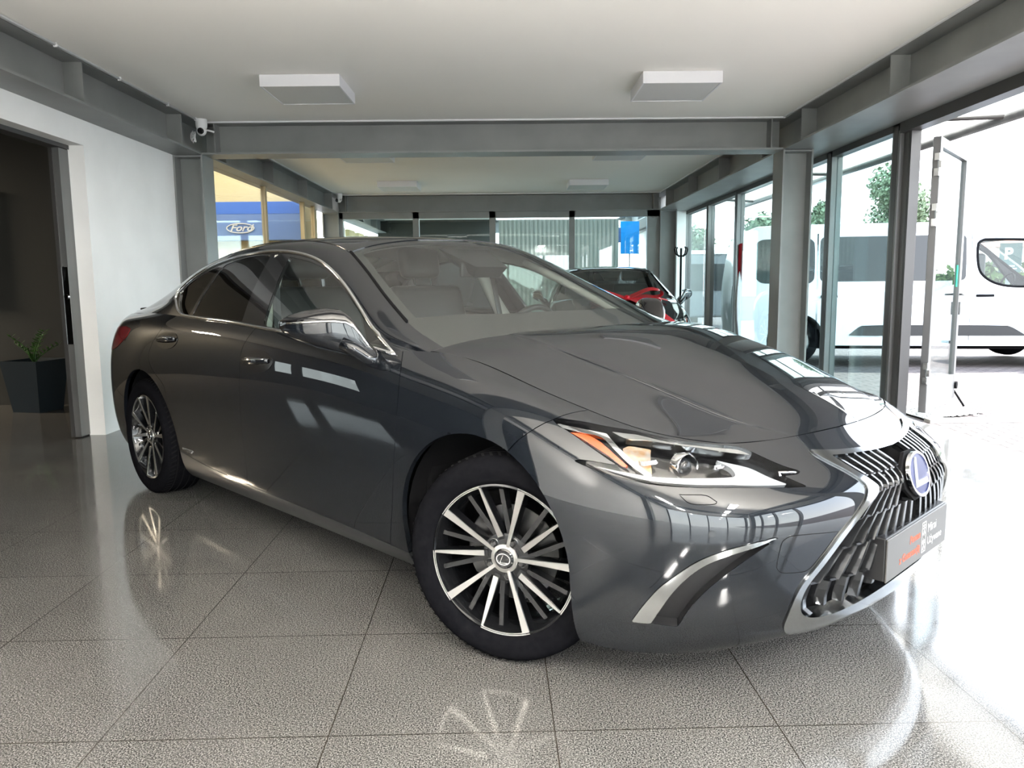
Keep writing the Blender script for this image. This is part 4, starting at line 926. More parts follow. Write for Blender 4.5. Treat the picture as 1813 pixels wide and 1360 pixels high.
    RWs = [(-2.30, .55, 1.375), (-2.45, .545, 1.352), (-2.70, .56, 1.297), (-2.97, .57, 1.215), (-3.25, .57, 1.125)]
    dl = GM.inside(DLO, 4, 55)
    # front/rear divisions: B pillar etc. (lines bottom -> top; u grows rearwards)
    gl1 = GM.inside([(-.60, .862, .967), (-.70, .81, 1.002), (-.84, .772, 1.062), (-1.03, .717, 1.150), (-1.19, .68, 1.22), (-1.345, .66, 1.273), (-1.50, .655, 1.303), (-1.60, .655, 1.317), (-1.585, .70, 1.25), (-1.53, .80, 1.10), (-1.49, .862, 1.020), (-1.25, .866, 1.006), (-.95, .866, .990), (-.70, .862, .972)], 4, 50)
    gl2 = GM.inside([(-1.70, .862, 1.028), (-1.73, .80, 1.12), (-1.765, .70, 1.26), (-1.775, .655, 1.328), (-1.93, .655, 1.328), (-2.10, .667, 1.31), (-2.20, .682, 1.29), (-2.225, .70, 1.262), (-2.28, .80, 1.12), (-2.30, .845, 1.043), (-1.9, .859, 1.036)], 4, 50)
    gl3 = GM.inside([(-2.335, .842, 1.044), (-2.31, .80, 1.12), (-2.255, .70, 1.265), (-2.26, .69, 1.28), (-2.40, .71, 1.25), (-2.54, .745, 1.20), (-2.60, .765, 1.155), (-2.59, .785, 1.125), (-2.47, .83, 1.055)], 4, 50)
    ws = [GM.side(WSs[::-1])*-1]
    def gside(pts): return GM.side(pts)
    wside = gside(WSs); 
    if wside[GM.S.shape[0]//6, -1] < 0: wside = -wside
    wtop = gside(WStop)
    if wtop[10, -5] < 0: wtop = -wtop
    rside = gside(RWs)
    if rside[int(GM.S.shape[0]*.65), -1] < 0: rside = -rside
    rtop = gside([(-2.38, .60, 1.36), (-2.44, .3, 1.397), (-2.46, 0, 1.405)]); rtop = rtop if rtop[int(GM.S.shape[0]*.7), -5] > 0 else -rtop
    rbot = gside([(-3.28, .62, 1.11), (-3.40, .3, 1.135), (-3.43, 0, 1.145)]); rbot = rbot if rbot[int(GM.S.shape[0]*.65), -5] > 0 else -rbot
    W_ = np.minimum(wside, wtop); RW = np.minimum(np.minimum(rside, rtop), rbot)
    sh = place('roof_shell', finish(*GM.cut([-dl, -W_, -RW]), gap=0, fl=.025), 'paint', car, 0)
    fr_ = finish(*GM.cut([dl, -gl1, -gl2, -gl3]), gap=0, fl=.015, off=-.002)
    for s in (-1, 1):
        wf = place('window_frame', fr_, 'pillar_black', car, s)
        place('front_window', finish(*GM.cut([gl1]), gap=0, fl=0, off=-.004), 'car_glass', objs['front_door', s], s)
        place('rear_window', finish(*GM.cut([gl2]), gap=0, fl=0, off=-.004), 'tint_glass', objs['rear_door', s], s)
        place('quarter_window', finish(*GM.cut([gl3]), gap=0, fl=0, off=-.004), 'tint_glass', objs['rear_door', s], s)
        # bright surround of the side windows
        Pc = smooth_closed([GM.uv(p) for p in DLO], 6, 55); mb = MB(); mb.tube([GM.at(*p, .003)*np.array([1, s, 1]) for p in Pc], .0078, 8, closed=True, cap=False); mb.build('window_surround', 'chrome', wf, True)
        Pc = smooth_closed([GM.uv(p) for p in [(-.60, .862, .967), (-.70, .81, 1.002), (-.84, .772, 1.062), (-1.03, .717, 1.150), (-1.19, .68, 1.22), (-1.345, .66, 1.273), (-1.50, .655, 1.303), (-1.60, .655, 1.317)]], 4, 50)
        # wide rear corner of the surround
        kc = GM.inside([(-2.66, .765, 1.160), (-2.655, .785, 1.125), (-2.53, .822, 1.068), (-2.43, .838, 1.042), (-2.47, .832, 1.056), (-2.55, .805, 1.10), (-2.60, .775, 1.148)], 3, 50)
        place('corner_trim', finish(*GM.cut([kc]), gap=0, fl=.01, off=.004), 'chrome', wf, s)
        # roof ditch moulding
        mb = MB(); mb.tube([GM.at(*GM.uv(p), .0005)*np.array([1, s, 1]) for p in smooth_line([(-1.21, .585, 1.336), (-1.35, .565, 1.365), (-1.55, .553, 1.39), (-1.85, .548, 1.40), (-2.2, .548, 1.385), (-2.45, .55, 1.352)], 5)], .004, 6); mb.build('roof_moulding', 'gloss_black', sh, True)
        mb = MB(); mb.tube([GM.at(*GM.uv(p), .001)*np.array([1, s, 1]) for p in smooth_line(WSs[1:5], 6)], .006, 8); mb.build('windscreen_seal', 'matt_black', sh, True)
    # windscreen, its dark border, rear screen
    place('windscreen', finish(*GM.cut([W_-.0]), gap=0, fl=0, off=-.003), 'screen_glass', car, 0)
    inn = np.minimum(wside-.035, wtop-.035)
    bot = gside([(-.60, .70, 1.062), (-.50, .55, 1.085), (-.41, .37, 1.073), (-.345, .0, 1.065)]); bot = bot if bot[GM.S.shape[0]//6, -5] > 0 else -bot
    inn = np.minimum(inn, bot)
    place('windscreen_border', finish(*GM.cut([W_, -inn]), gap=0, fl=0, off=-.006), 'pillar_black', car, 0)
    place('rear_screen', finish(*GM.cut([RW]), gap=0, fl=0, off=-.003), 'tint_glass', car, 0)
    # black cowl between hood and windscreen, wipers
    m = MB(); rows = []
    ys = np.linspace(-.75, .75, 25)
    for y in ys:
        a = abs(y); xf = np.interp(a, [0, .26, .52, .66, .81], [-.155, -.175, -.245, -.305, -.37]); zf = np.interp(a, [0, .26, .52, .66, .81], [1.005, 1.002, .992, .978, .945])
        rows.append([(xf+.03, y, zf-.03), (xf-.03, y, zf-.022), (xf-.16, y, zf+.005)])
    V = [p for r_ in rows for p in r_]; F = [(i*3+k, i*3+k+1, i*3+k+4, i*3+k+3) for i in range(24) for k in range(2)]
    cw = obj('cowl_panel', V, F, 'matt_black', car, True)
    for (y0, y1, nm) in ((-.62, .02, 0), (.05, .62, 1)):
        pts = []
        for t in np.linspace(0, 1, 8):
            y = y0+(y1-y0)*t; a = abs(y); x = np.interp(a, [0, .26, .52, .66], [-.235, -.255, -.325, -.385]); z = np.interp(a, [0, .26, .52, .66], [1.027, 1.024, 1.012, .998]); pts.append((x-.03*t, y, z-.012+.006*t))
        mb = MB(); mb.tube(pts, .0055, 8); mb.build('wiper', 'matt_black', car, True)
    # rear spoiler lip
    pts = [(-3.84+.06*(abs(y)/.55)**2, y, 1.062-.02*(abs(y)/.55)**2) for y in np.linspace(-.56, .56, 21)]
    mb = MB(); mb.tube(pts, .02, 10, flat=(.45, 1.6)); mb.build('boot_spoiler', 'gloss_black', car, True)
    # door handles in dark cups
    for s in (-1, 1):
        for dn, (hx_, hz_, hy_) in (('front_door', (-1.462, .860, .917)), ('rear_door', (-2.482, .908, .905))):
            cup = [(hx_+.150*math.cos(a)*(1 if dn == 'front_door' else .95), hy_, hz_+.050*math.sin(a)+.004*math.cos(a)) for a in np.linspace(0, 2*math.pi, 22, endpoint=False)]
            cf = BM_.inside(cup, 2, 80)
            place('handle_cup', finish(*BM_.cut([cf]), gap=0, fl=.004, off=.0025), 'gloss_black', objs[dn, s], s)
            c0 = BM_.at(*BM_.uv((hx_, hy_, hz_)))
            pts = []; rr = []
            for t in np.linspace(-1, 1, 15):
                q = BM_.at(*BM_.uv((hx_+.118*t, hy_, hz_+.008*t)), .024-.018*abs(t)**3); pts.append(q*np.array([1, s, 1])); rr.append(.013-.004*t*t)
            mb = MB(); mb.tube(pts, rr, 12, flat=(1.15, .55)); mb.build('door_handle', 'paint', objs[dn, s], True)
            pts = [BM_.at(*BM_.uv((hx_+.10*t, hy_, hz_+.008*t+.004)), .032-.016*abs(t)**3)*np.array([1, s, 1]) for t in np.linspace(-1, 1, 15)]
            mb = MB(); mb.tube(pts, .0028, 8); mb.build('handle_strip', 'chrome', objs[dn, s], True)
    # mirrors
    for s in (-1, 1):
        sec = [  # Y, x_rear, x_front, z_low, z_high
            (.900, -.690, -.598, .918, .962), (.920, -.715, -.602, .922, 1.000), (.940, -.745, -.610, .930, 1.045), (.958, -.775, -.622, .938, 1.082), (.978, -.80, -.640, .946, 1.100), (1.01, -.84, -.668, .958, 1.102), (1.045, -.872, -.705, .975, 1.094), (1.075, -.892, -.752, .994, 1.080), (1.092, -.900, -.80, 1.012, 1.068), (1.098, -.902, -.84, 1.028, 1.058)]
        def msec(t0, t1, shrink=0):
            V = []; n = 28
            for (Y_, xr, xf, zl_, zh) in sec:
                xc, zc = (xr+xf)/2, (zl_+zh)/2; a, b = (xf-xr)/2-shrink, (zh-zl_)/2-shrink
                for k in range(n):
                    t = t0+(t1-t0)*k/(n-1); ct, st_ = math.cos(t), math.sin(t); e = .62
                    V.append((xc+a*math.copysign(abs(ct)**e, ct), s*Y_, zc+b*math.copysign(abs(st_)**e, st_)))
            return V, n
        ms = len(sec)
        def shell(nm, t0, t1, m, par, off=0):
            V, n = msec(t0, t1); F = [(i*n+k, i*n+k+1, (i+1)*n+k+1, (i+1)*n+k) for i in range(ms-1) for k in range(n-1)]
            F += [tuple(range(n))[::-1], tuple((ms-1)*n+k for k in range(n))]
            return MB().add(V, F).build(nm, m, par, True, 45)
        mr = shell('door_mirror', -math.pi-.05, .22, 'paint', car)
        shell('mirror_cap', .22, math.pi+.05, 'gloss_black', mr)
        V, n = msec(.16, .25, -.0015); mb = MB(); mb.tube([V[i*n+14] for i in range(0, ms)], .0045, 8); mb.build('signal_strip', 'chrome', mr, True)
        mb = MB(); mb.tube([(-.590, s*.870, .905), (-.615, s*.890, .925), (-.650, s*.915, .955), (-.69, s*.95, .985)], [.032, .038, .043, .046], 14, flat=(.8, 1.45)); mb.build('mirror_arm', 'paint', mr, True)
        mb = MB(); mb.add([(-.745, s*.95, .985), (-.865, s*1.09, 1.01), (-.865, s*1.09, 1.065), (-.745, s*.95, 1.09)], [(0, 1, 2, 3)]); mb.build('mirror_glass', 'chrome', mr)
    # ---------- wheels
    def wheel(x, s, steer, spin):
        W = MB(); ax = 'y'
        # barrel + back
        W.lathe([(.236, -.002), (.242, .0), (.2435, .006), (.240, .012), (.226, .016), (.221, .03), (.219, .10), (.222, .19), (.24, .20), (.24, .205), (.215, .205), (.213, .10), (.215, .03)], 96, 'y', closed=True)
        # deep dark spokes
        def spoke(a0, a1, r0, r1, w0, w1, y0, y1, dep=.022, mbx=W, wd=1.45):
            pts = []
            A = np.array((r0*math.cos(a0), r0*math.sin(a0))); B = np.array((r1*math.cos(a1), r1*math.sin(a1))); dd_ = (B-A)/np.linalg.norm(B-A); px, pz = -dd_[1], dd_[0]
            for t in np.linspace(0, 1, 8):
                cx_, cz_ = A+(B-A)*t; w = (w0+(w1-w0)*t**1.6)/2; y = y0+(y1-y0)*t
                pts.append([(cx_+px*w, y, cz_+pz*w), (cx_-px*w, y, cz_-pz*w), (cx_-px*w*wd, y+dep, cz_-pz*w*wd), (cx_+px*w*wd, y+dep, cz_+pz*w*wd)])
            V = [p for q in pts for p in q]; n = 8; F = [(0, 1, 2, 3), tuple(4*(n-1)+i for i in (3, 2, 1, 0))]
            for i in range(n-1):
                for c_ in range(4): F.append((4*i+c_, 4*i+4+c_, 4*i+4+(c_+1) % 4, 4*i+(c_+1) % 4))
            mbx.add(V, F)
        D = math.radians
        for k in range(5):
            b = D(73.5+72*k)+spin
            spoke(b+D(-4), b+D(19), .05, .228, .016, .014, .034, .020, .03)
            spoke(b+D(38), b+D(49), .05, .228, .016, .014, .034, .020, .03)
            spoke(b, b, .03, .236, .013, .027, .022, .003, .03)
            spoke(b+D(27), b+D(34.8), .06, .236, .020, .010, .024, .003, .028)
        W.lathe([(0, .026), (.05, .026), (.078, .030), (.082, .05), (.06, .08), (0, .08)], 48, 'y')
        w = W.build('wheel', 'rim_dark', car, True, 35)
        # machined faces
        for k in range(5):
            b = D(73.5+72*k)+spin; F_ = MB()
            spoke(b, b, .032, .241, .0105, .025, .0185, -.0015, .004, F_, 1.0); F_.build('spoke_face', 'machined', w)
            F_ = MB(); spoke(b+D(27)+D(-72), b+D(34.8)+D(-72), .070, .241, .018, .006, .0195, -.0015, .004, F_, 1.0)
            F_.lathe([(.233, -.001), (.241, -.002), (.241, .004), (.233, .004)], 14, 'y', closed=True, arc=D(72-34.8)-D(0), a0=0)
            # rotate the arc (lathe works in the x-z plane from angle 0) into place
            nseg = 15*4; a0 = b-D(72-34.8)
            for q in range(len(F_.v)-nseg, len(F_.v)):
                x_, y_, z_ = F_.v[q]; ca, sa = math.cos(a0), math.sin(a0); F_.v[q] = (x_*ca-z_*sa, y_, x_*sa+z_*ca)
            F_.build('spoke_face', 'machined', w)
        st5 = MB(); st5.lathe([(.033, .017), (.045, .0185), (.046, .024), (.033, .024)], 48, 'y', closed=True); st5.build('hub_ring', 'machined', w, True, 30)
        cap = MB(); cap.lathe([(0, .012), (.028, .013), (.032, .016), (.033, .024)], 40, 'y'); cp = cap.build('hub_cap', 'gloss_black', w, True, 30)
        rg_ = ellipse_ring(.024, .019, .0028, .0095, .0125, 36); rg_.v = [(x_, y_, z_) for x_, y_, z_ in rg_.v]
        rg_.tube([(.0, .010, .014), (-.011, .010, -.011), (.016, .010, -.011)], .0018, 6); rg_.build('cap_emblem', 'chrome', w, True, 40)
        for k in range(5):
            a = D(73.5-12+72*k)+spin; c_ = (.057*math.cos(a), 0, .057*math.sin(a))
            mb = MB(); mb.lathe([(0, .016), (.007, .016), (.0105, .02), (.0105, .04)], 6, 'y', c=c_); mb.build('lug_nut', 'steel', w)
            mb = MB(); mb.lathe([(.012, .030), (.0165, .024), (.018, .05)], 20, 'y', c=c_); mb.build('lug_well', 'gloss_black', w, True)
        T_ = MB(); prof = [(.243, .002), (.247, -.004), (.262, -.010), (.285, -.013), (.305, -.010), (.318, -.001), (.327, .012), (.332, .03), (.3335, .06), (.334, .105), (.3335, .15), (.332, .18), (.327, .198), (.31, .215), (.28, .222), (.25, .212), (.243, .20)]
        T_.lathe(prof, 120, 'y'); 
        to = T_.build('tyre', 'rubber', w, True)
        tr = MB()
        for gy in (.045, .085, .125, .165): tr.lathe([(.3337, gy-.004), (.3346, gy-.003), (.3346, gy+.003), (.3337, gy+.004)], 120, 'y')
        for k in range(72):
            a = 2*math.pi*k/72
            for (ya, yb, dd) in ((.008, .036, .05), (.176, .203, -.05)):
                ca, sa = math.cos(a), math.sin(a); cb, sb = math.cos(a+dd), math.sin(a+dd); r1 = .3295 if ya < .1 else .3295
                tr.add([(r1*ca, ya, r1*sa), (.3352*cb, yb if ya < .1 else ya, .3352*sb), (.3352*math.cos(a+dd+.03), yb if ya < .1 else ya, .3352*math.sin(a+dd+.03)), (r1*math.cos(a+.03), ya, r1*math.sin(a+.03))], [(0, 1, 2, 3)])
        tr.build('tread', 'matt_black', w, fix=False)
        br_ = MB(); br_.lathe([(0, .09), (.155, .09), (.158, .094), (.158, .116), (0, .116)], 56, 'y'); br_.build('brake_disc', 'steel', w, True, 40)
        W.v = []
        w.location = (x-s*.105*math.sin(steer), s*(.80+.105*math.cos(steer)), .334)
        # local y points inboard for the right side: outer face at y=0 looking to -y
        w.rotation_euler = (0, 0, steer+(math.pi if s > 0 else 0))
        return w
    for (x, s, steer, spin) in ((.018, -1, R(22), 0), (0, 1, R(20), 1.), (-2.87, -1, 0, .12), (-2.87, 1, 0, .6)): wheel(x, s, steer, spin)
    # wheel housings, underbody
    for s in (-1, 1):
        for xc, a, b in ((-.055, .40, .385), (-2.845, .42, .395)):
            V = []; n = 26
            for Yy in (.55, .868):
                for k in range(n):
                    t = math.pi*(-.12+1.24*k/(n-1)); V.append((xc+a*math.cos(t), s*Yy, .345+b*math.sin(t)))
            F = [(k, k+1, n+k+1, n+k) for k in range(n-1)]; V.append((xc, s*.55, .3)); F += [(k+1, k, 2*n) for k in range(n-1)]
            obj('wheel_housing', V, F, 'matt_black', car, True)
    m = MB(); m.box(-3.6, .55, -.56, .56, .165, .24); m.box(-2.36, -.52, -.82, .82, .17, .26); m.box(.5, .72, -.5, .5, .19, .5); m.box(-2.40, -.50, .83, .845, .22, .9); m.box(-2.40, -.50, -.845, -.83, .22, .9); m.box(-3.5, -3.3, -.7, .7, .25, .9)
    ub = m.build('underbody', 'matt_black', car)
    m = MB(); m.box(-.43, -.40, -.80, .80, .25, .93); m.box(-.40, -.33, -.785, .785, .80, .935); m.build('firewall', 'matt_black', car)
    # side lettering near the rear wheel
    for s in (-1,):
        c = BM_.at(*BM_.uv((-2.395, .893, .318)), .0015); c2 = BM_.at(*BM_.uv((-2.20, .890, .318)), .0015); n_ = BM_.at(*BM_.uv((-2.30, .89, .33)), .01)-BM_.at(*BM_.uv((-2.30, .89, .33)), 0)
        xd = Vector((c2[0]-c[0], -(c2[1]-c[1]), 0)).normalized(); zd = Vector((n_[0], -n_[1], n_[2])).normalized(); yd = zd.cross(xd).normalized(); zd = xd.cross(yd)
        mt = Matrix((xd, yd, zd)).transposed().to_4x4(); mt.translation = Vector((c[0], -c[1], c[2]))
        text('lettering', 'HYBRID', .030, 'chrome', objs['rear_door', -1], mt, .001, sx=1.25)
    # ---------- cabin
    m = MB(); prof = [(-.52, .80), (-.50, .93), (-.62, .985), (-.80, .975), (-.93, .93), (-.97, .84), (-.94, .70)]
    ys = np.linspace(-.74, .74, 15); V = [(x, y, z+(.012*math.cos(y*6) if i in (2, 3) else 0)) for y in ys for i, (x, z) in enumerate(prof)]; n = len(prof)
    F = [(i*n+k, i*n+k+1, (i+1)*n+k+1, (i+1)*n+k) for i in range(14) for k in range(n-1)]; m.add(V, F); V2 = len(m.v)
    da = m.build('dashboard', 'dash', car, True)
    bevel(MB().box(-1.0, -.93, -.62, -.06, .86, .955).build('dash_panel', 'dash', da), .02, 3)
    # steering wheel (left hand drive)
    st = MB(); cx, cy, cz = -1.06, .37, .90; ca, sa = math.cos(R(-25)), math.sin(R(-25))
    ringp = [Vector((cx+.185*math.sin(a)*math.sin(R(25)), cy+.185*math.cos(a), cz+.185*math.sin(a)*math.cos(R(25)))) for a in np.linspace(0, 2*math.pi, 40, endpoint=False)]
    st.tube(ringp, .015, 10, closed=True, cap=False); sw = st.build('steering_wheel', 'leather', car, True)
    mb = MB(); mb.tube([(cx, cy-.17, cz), (cx, cy+.17, cz)], .014, 8); mb.tube([(cx, cy, cz), (cx-.06, cy, cz-.15)], .014, 8); mb.tube([(cx+.14, cy, cz-.04), (cx-.01, cy, cz)], .05, 16); mb.build('wheel_hub', 'dash', sw, True, 40)
    def seat(x, y, w=.26, rear=False):
        m = MB(); 
        def pad(x0, x1, y0, y1, z0, z1, rot=0, px=0, pz=0, nm='cushion', par=None, bev=.05, mm='leather'):
            q = MB().box(x0, x1, y0, y1, z0, z1, Matrix.Translation((px, 0, pz)) @ Matrix.Rotation(rot, 4, 'Y')); o = q.build(nm, mm, par or car, True); bevel(o, bev, 4, 30); return o
        s0 = pad(x-.26, x+.26, y-w, y+w, .48, .62, nm='seat', bev=.05)
        pad(-.06, .06, y-w, y+w, 0, .60, R(-16), x-.24, .60, 'backrest', s0, .05)
        pad(-.05, .05, y-.135, y+.135, .635, .83, R(-12), x-.29, .60, 'headrest', s0, .045)
        for dy in (-.06, .06): mb = MB(); mb.tube([(x-.40, y+dy, 1.15), (x-.425, y+dy, 1.26)], .006, 6); mb.build('headrest_post', 'chrome', s0)
        return s0
    seat(-1.50, -.37); seat(-1.50, .37); seat(-2.38, 0, .66)
    # rear-view mirror and camera pod behind the windscreen
    mb = MB(); mb.box(-1.01, -.985, -.13, .13, 1.215, 1.285); o = mb.build('rear_view_mirror', 'black_plastic', car, True); bevel(o, .012, 3)
    mb = MB(); V = [(-.92, -.10, 1.262), (-.92, .10, 1.262), (-1.12, .16, 1.352), (-1.12, -.16, 1.352), (-.96, -.08, 1.215), (-.96, .08, 1.215), (-1.10, .1, 1.29), (-1.10, -.1, 1.29)]
    mb.add(V, [(0, 1, 2, 3), (4, 7, 6, 5), (0, 4, 5, 1), (1, 5, 6, 2), (2, 6, 7, 3), (3, 7, 4, 0)]); mb.build('camera_pod', 'black_plastic', car)
    # headlining
    V, Nn, F = GM.cut([-W_-.0, -RW, -dl-.0, GM.S[..., 2]-1.30]); d = finish(V, Nn, F, gap=0, fl=0, off=-.03); place('headlining', d, 'cabin_light', car, 0)
    # pillars trim light inside
    for s in (-1, 1):
        mb = MB(); mb.tube([(-1.64, s*.80, .95), (-1.69, s*.72, 1.12), (-1.73, s*.63, 1.32)], [.045, .035, .03], 10); mb.build('pillar_trim', 'cabin_light', car, True)
        mb = MB(); mb.tube([(-.66, s*.76, .985), (-.86, s*.69, 1.10), (-1.05, s*.63, 1.20), (-1.28, s*.585, 1.30)], .022, 8); mb.build('pillar_trim', 'cabin_light', car, True)
        MB().box(-2.3, -.6, s*.80-.02, s*.80+.02, .45, .96).build('door_lining', 'dash', car)
        # seat belt on the near side
        mb = MB(); mb.tube([(-1.66, s*.70, 1.22), (-1.62, s*.72, 1.0), (-1.58, s*.70, .75)], .022, 6, flat=(.1, 1)); mb.build('seat_belt', 'black_plastic', car)
    return car
sedan = build_car()
def all_children(o):
    for c in o.children: yield c; yield from all_children(c)
sedan2 = copy_tree(sedan)
sedan.location = (.575, 2.975, 0); sedan.rotation_euler = (0, 0, -.7955)
tag(sedan, 'dark grey metallic saloon car in the foreground on the tiled floor', 'car')
sedan2.location = (1.38, 9.85, 0); sedan2.rotation_euler = (0, 0, R(-93))
tag(sedan2, 'black saloon car with a red bow parked at the back of the hall', 'car')
for c in list(all_children(sedan2)):
    if c.type != 'MESH': continue
    if c.name.split('.')[0] in ('plate_holder', 'dealer_plate', 'lettering'):
        continue
    for sl_ in c.material_slots:
        if sl_.material == M['paint']: sl_.link = 'OBJECT'; sl_.material = M['black_paint']
def drop(o):
    for g in list(o.children): drop(g)
    bpy.data.objects.remove(o)
for c in list(sedan2.children):
    if c.name.split('.')[0] == 'plate_holder': drop(c)
# ------------------------------------------------------------------ red bow on the black car (world frame)
bow = empty('ribbon_bow', (1.50, 9.80, .978), 0, label='big red ribbon bow lying on the hood of the black car', cat='bow')
def ribbon(name, pts, w, up=None, par=bow, th=.004):
    pts = smooth_line(pts, 6); P = [Vector(p) for p in pts]; n = len(P); V = []
    for i, p in enumerate(P):
        t = (P[min(i+1, n-1)]-P[max(i-1, 0)]).normalized(); ww = w[0]+(w[1]-w[0])*i/(n-1) if isinstance(w, tuple) else w
        a = Vector(up or (0, 1, .25)); a = (a-t*a.dot(t)).normalized(); nn = t.cross(a)*th/2
        V += [p+a*ww/2+nn, p-a*ww/2+nn, p-a*ww/2-nn, p+a*ww/2-nn]
    F = [(0, 1, 2, 3), tuple(4*(n-1)+k for k in (3, 2, 1, 0))]
    for i in range(n-1):
        for c in range(4): F.append((4*i+c, 4*i+4+c, 4*i+4+(c+1) % 4, 4*i+(c+1) % 4))
    MB().add(V, F).build(name, 'red', par, True, 40)
ribbon('loop', [(0, 0, .02), (.12, .0, .07), (.28, .02, .13), (.40, .02, .12), (.43, 0, .07), (.36, -.02, .035), (.18, -.02, .02), (0, 0, .01)], .14)
ribbon('loop', [(0, 0, .02), (-.12, .0, .06), (-.28, .02, .11), (-.40, .02, .12), (-.45, 0, .08), (-.38, -.02, .04), (-.18, -.02, .02), (0, 0, .01)], .14)
ribbon('loop', [(0, .04, .0), (.2, .02, .045), (.38, .0, .03), (.42, .0, .0), (.3, .02, -.02), (.1, .03, -.01), (0, .03, 0)], .13)
ribbon('tail', [(.02, -.03, .012), (.10, -.2, -.012), (.19, -.42, -.07), (.28, -.65, -.16), (.36, -.84, -.255)], (.14, .26), (.9, .3, -.1))
ribbon('tail', [(.02, .0, .02), (.2, .0, .03), (.36, .0, .025), (.52, .02, -.01)], .07)
ribbon('tail', [(-.02, -.03, .01), (-.12, -.18, -.005), (-.22, -.38, -.055), (-.30, -.58, -.13)], (.13, .2), (-.9, .3, -.1))
MB().lathe([(0, -.05), (.03, -.04), (.042, 0), (.03, .04), (0, .05)], 14, 'y', c=(0, -.02, .02)).build('knot', 'red', bow, True)
# ------------------------------------------------------------------ white van outside, side-on, nose to the right
def van():
    e = empty('van', (3.28, 11.15, 0), R(-9), label='white van parked side-on outside the glass front', cat='van')
    # side profile (x along length, z)
    prof = [(.03, .42), (.00, .75), (.01, 1.2), (.10, 1.75), (.22, 1.93), (.45, 1.975), (1.6, 1.985), (3.0, 1.975), (3.55, 1.93), (3.85, 1.82), (4.35, 1.42), (4.62, 1.22), (5.05, 1.05), (5.25, .92), (5.32, .70), (5.32, .38), (5.25, .28)]
    top = smooth_line(prof, 5)
    W = 1.97
    def arches(pts):
        out = [(5.2, .28)]
        for cx in (4.42, .82):
            out += [(cx+.40*math.cos(a), .34+.40*math.sin(a)) for a in np.linspace(-.15, math.pi+.15, 18)]
        return out+[(.06, .28)]
    outline = [tuple(p) for p in top]+arches(None)
    # body as sections across the width with tumblehome: stack of side outlines scaled
    def ring(d, y, zs):
        return [(x+(-(x-2.66)/2.66*d*.35 if True else 0), y, z-(max(0, z-1.0)*zs)) for x, z in outline]
    lays = [(0.09, .04, .06), (.02, .008, .02), (0, 0, 0), (0, 0, 0), (.02, .008, .02), (.09, .04, .06)]
    def side_y(z, k):   # distance in from the side plane at height z
        return .0
    n = len(outline); V = []; ysec = [0.0, .05, .16, W-.16, W-.05, W]; ins = [.05, .012, 0, 0, .012, .05]
    for y, i_ in zip(ysec, ins):
        for x, z in outline:
            yy = y; lean = .10*max(0, (z-1.0))
            yy = min(max(y, lean if z > 1.0 else 0), W-(lean if z > 1 else 0))
            V.append((x+(2.66-x)*i_*.12, yy, z-(i_*.5 if z > 1.6 else 0)))
    cab = [(3.20, 1.42), (3.24, 1.28), (3.36, 1.17), (3.52, 1.11), (3.7, 1.09), (4.52, 1.08), (4.10, 1.58), (3.95, 1.68), (3.8, 1.72), (3.28, 1.73), (3.20, 1.68)]
    q = smooth_closed(cab, 3, 60); k = len(q)
    F = []
    for i in range(5):
        for j in range(n):
            if i == 2 and all(3.93 < outline[q_ % n][0] < 4.66 and outline[q_ % n][1] > 1.2 for q_ in (j, j+1)): continue
            F.append((i*n+j, (i+1)*n+j, (i+1)*n+(j+1) % n, i*n+(j+1) % n))
    from mathutils.geometry import tessellate_polygon
    for base, yf in ((0, lambda z: .10*max(0, z-1.0)), (5*n, lambda z: W-.10*max(0, z-1.0))):
        o2 = [(V[base+j][0], V[base+j][2]) for j in range(n)]; hb = len(V); V += [(x, yf(z), z) for x, z in q]
        ids = [base+j for j in range(n)]+[hb+j for j in range(k)]
        for t in tessellate_polygon([[Vector((x, z, 0)) for x, z in o2], [Vector((x, z, 0)) for x, z in q]]): F.append(tuple(ids[i] for i in t))
    b = MB().add(V, F).build('body', 'van_shell', e, True, 30)
    def ysd(z): return .10*max(0, z-1.0)-.004
    def pane(nm, pts, m='screen', off=.0, par=e):
        q = smooth_closed(pts, 4, 60); k = len(q); V = [(x, ysd(z)-off, z) for x, z in q]+[(x, ysd(z)+.012, z) for x, z in q]
        MB().add(V, [tuple(range(k))[::-1], tuple(range(k, 2*k))]+[(i, (i+1) % k, k+(i+1) % k, k+i) for i in range(k)]).build(nm, m, par)
    def rr(x0, x1, z0, z1, r=.06): return [(x0+r, z0), (x1-r, z0), (x1-r*.3, z0+r*.3), (x1, z0+r), (x1, z1-r), (x1-r*.3, z1-r*.3), (x1-r, z1), (x0+r, z1), (x0+r*.3, z1-r*.3), (x0, z1-r), (x0, z0+r), (x0+r*.3, z0+r*.3)]
    pane('side_window', [(.17, 1.36), (.32, 1.18), (.40, 1.16), (1.0, 1.16), (1.06, 1.22), (1.06, 1.72), (1.0, 1.78), (.36, 1.78), (.28, 1.74), (.19, 1.55)])
    pane('side_window', rr(1.14, 2.14, 1.18, 1.80)); pane('side_window', rr(2.18, 3.05, 1.18, 1.80))
    fd = MB(); o = None
    def sealring(y):
        c = np.array(q).mean(0); V = [(x, y(z), z) for x, z in q]; MB().tube(V, .018, 6, closed=True, cap=False).build('door_window_seal', 'matt_black', e, True)
    sealring(lambda z: .10*max(0, z-1.0)+.002); sealring(lambda z: 1.97-.10*max(0, z-1.0))
    MB().add([(x, .10*max(0, z-1.0)+.012, z) for x, z in q], [tuple(range(k))]).build('door_window', 'van_glass', e, fix=False)
    MB().add([(x, 1.96-.10*max(0, z-1.0), z) for x, z in q], [tuple(range(k))]).build('door_window', 'van_glass', e, fix=False)
    MB().tube([(4.22, .08, 1.08), (4.2, .1, 1.5)], .018, 6).build('window_bar', 'matt_black', e)
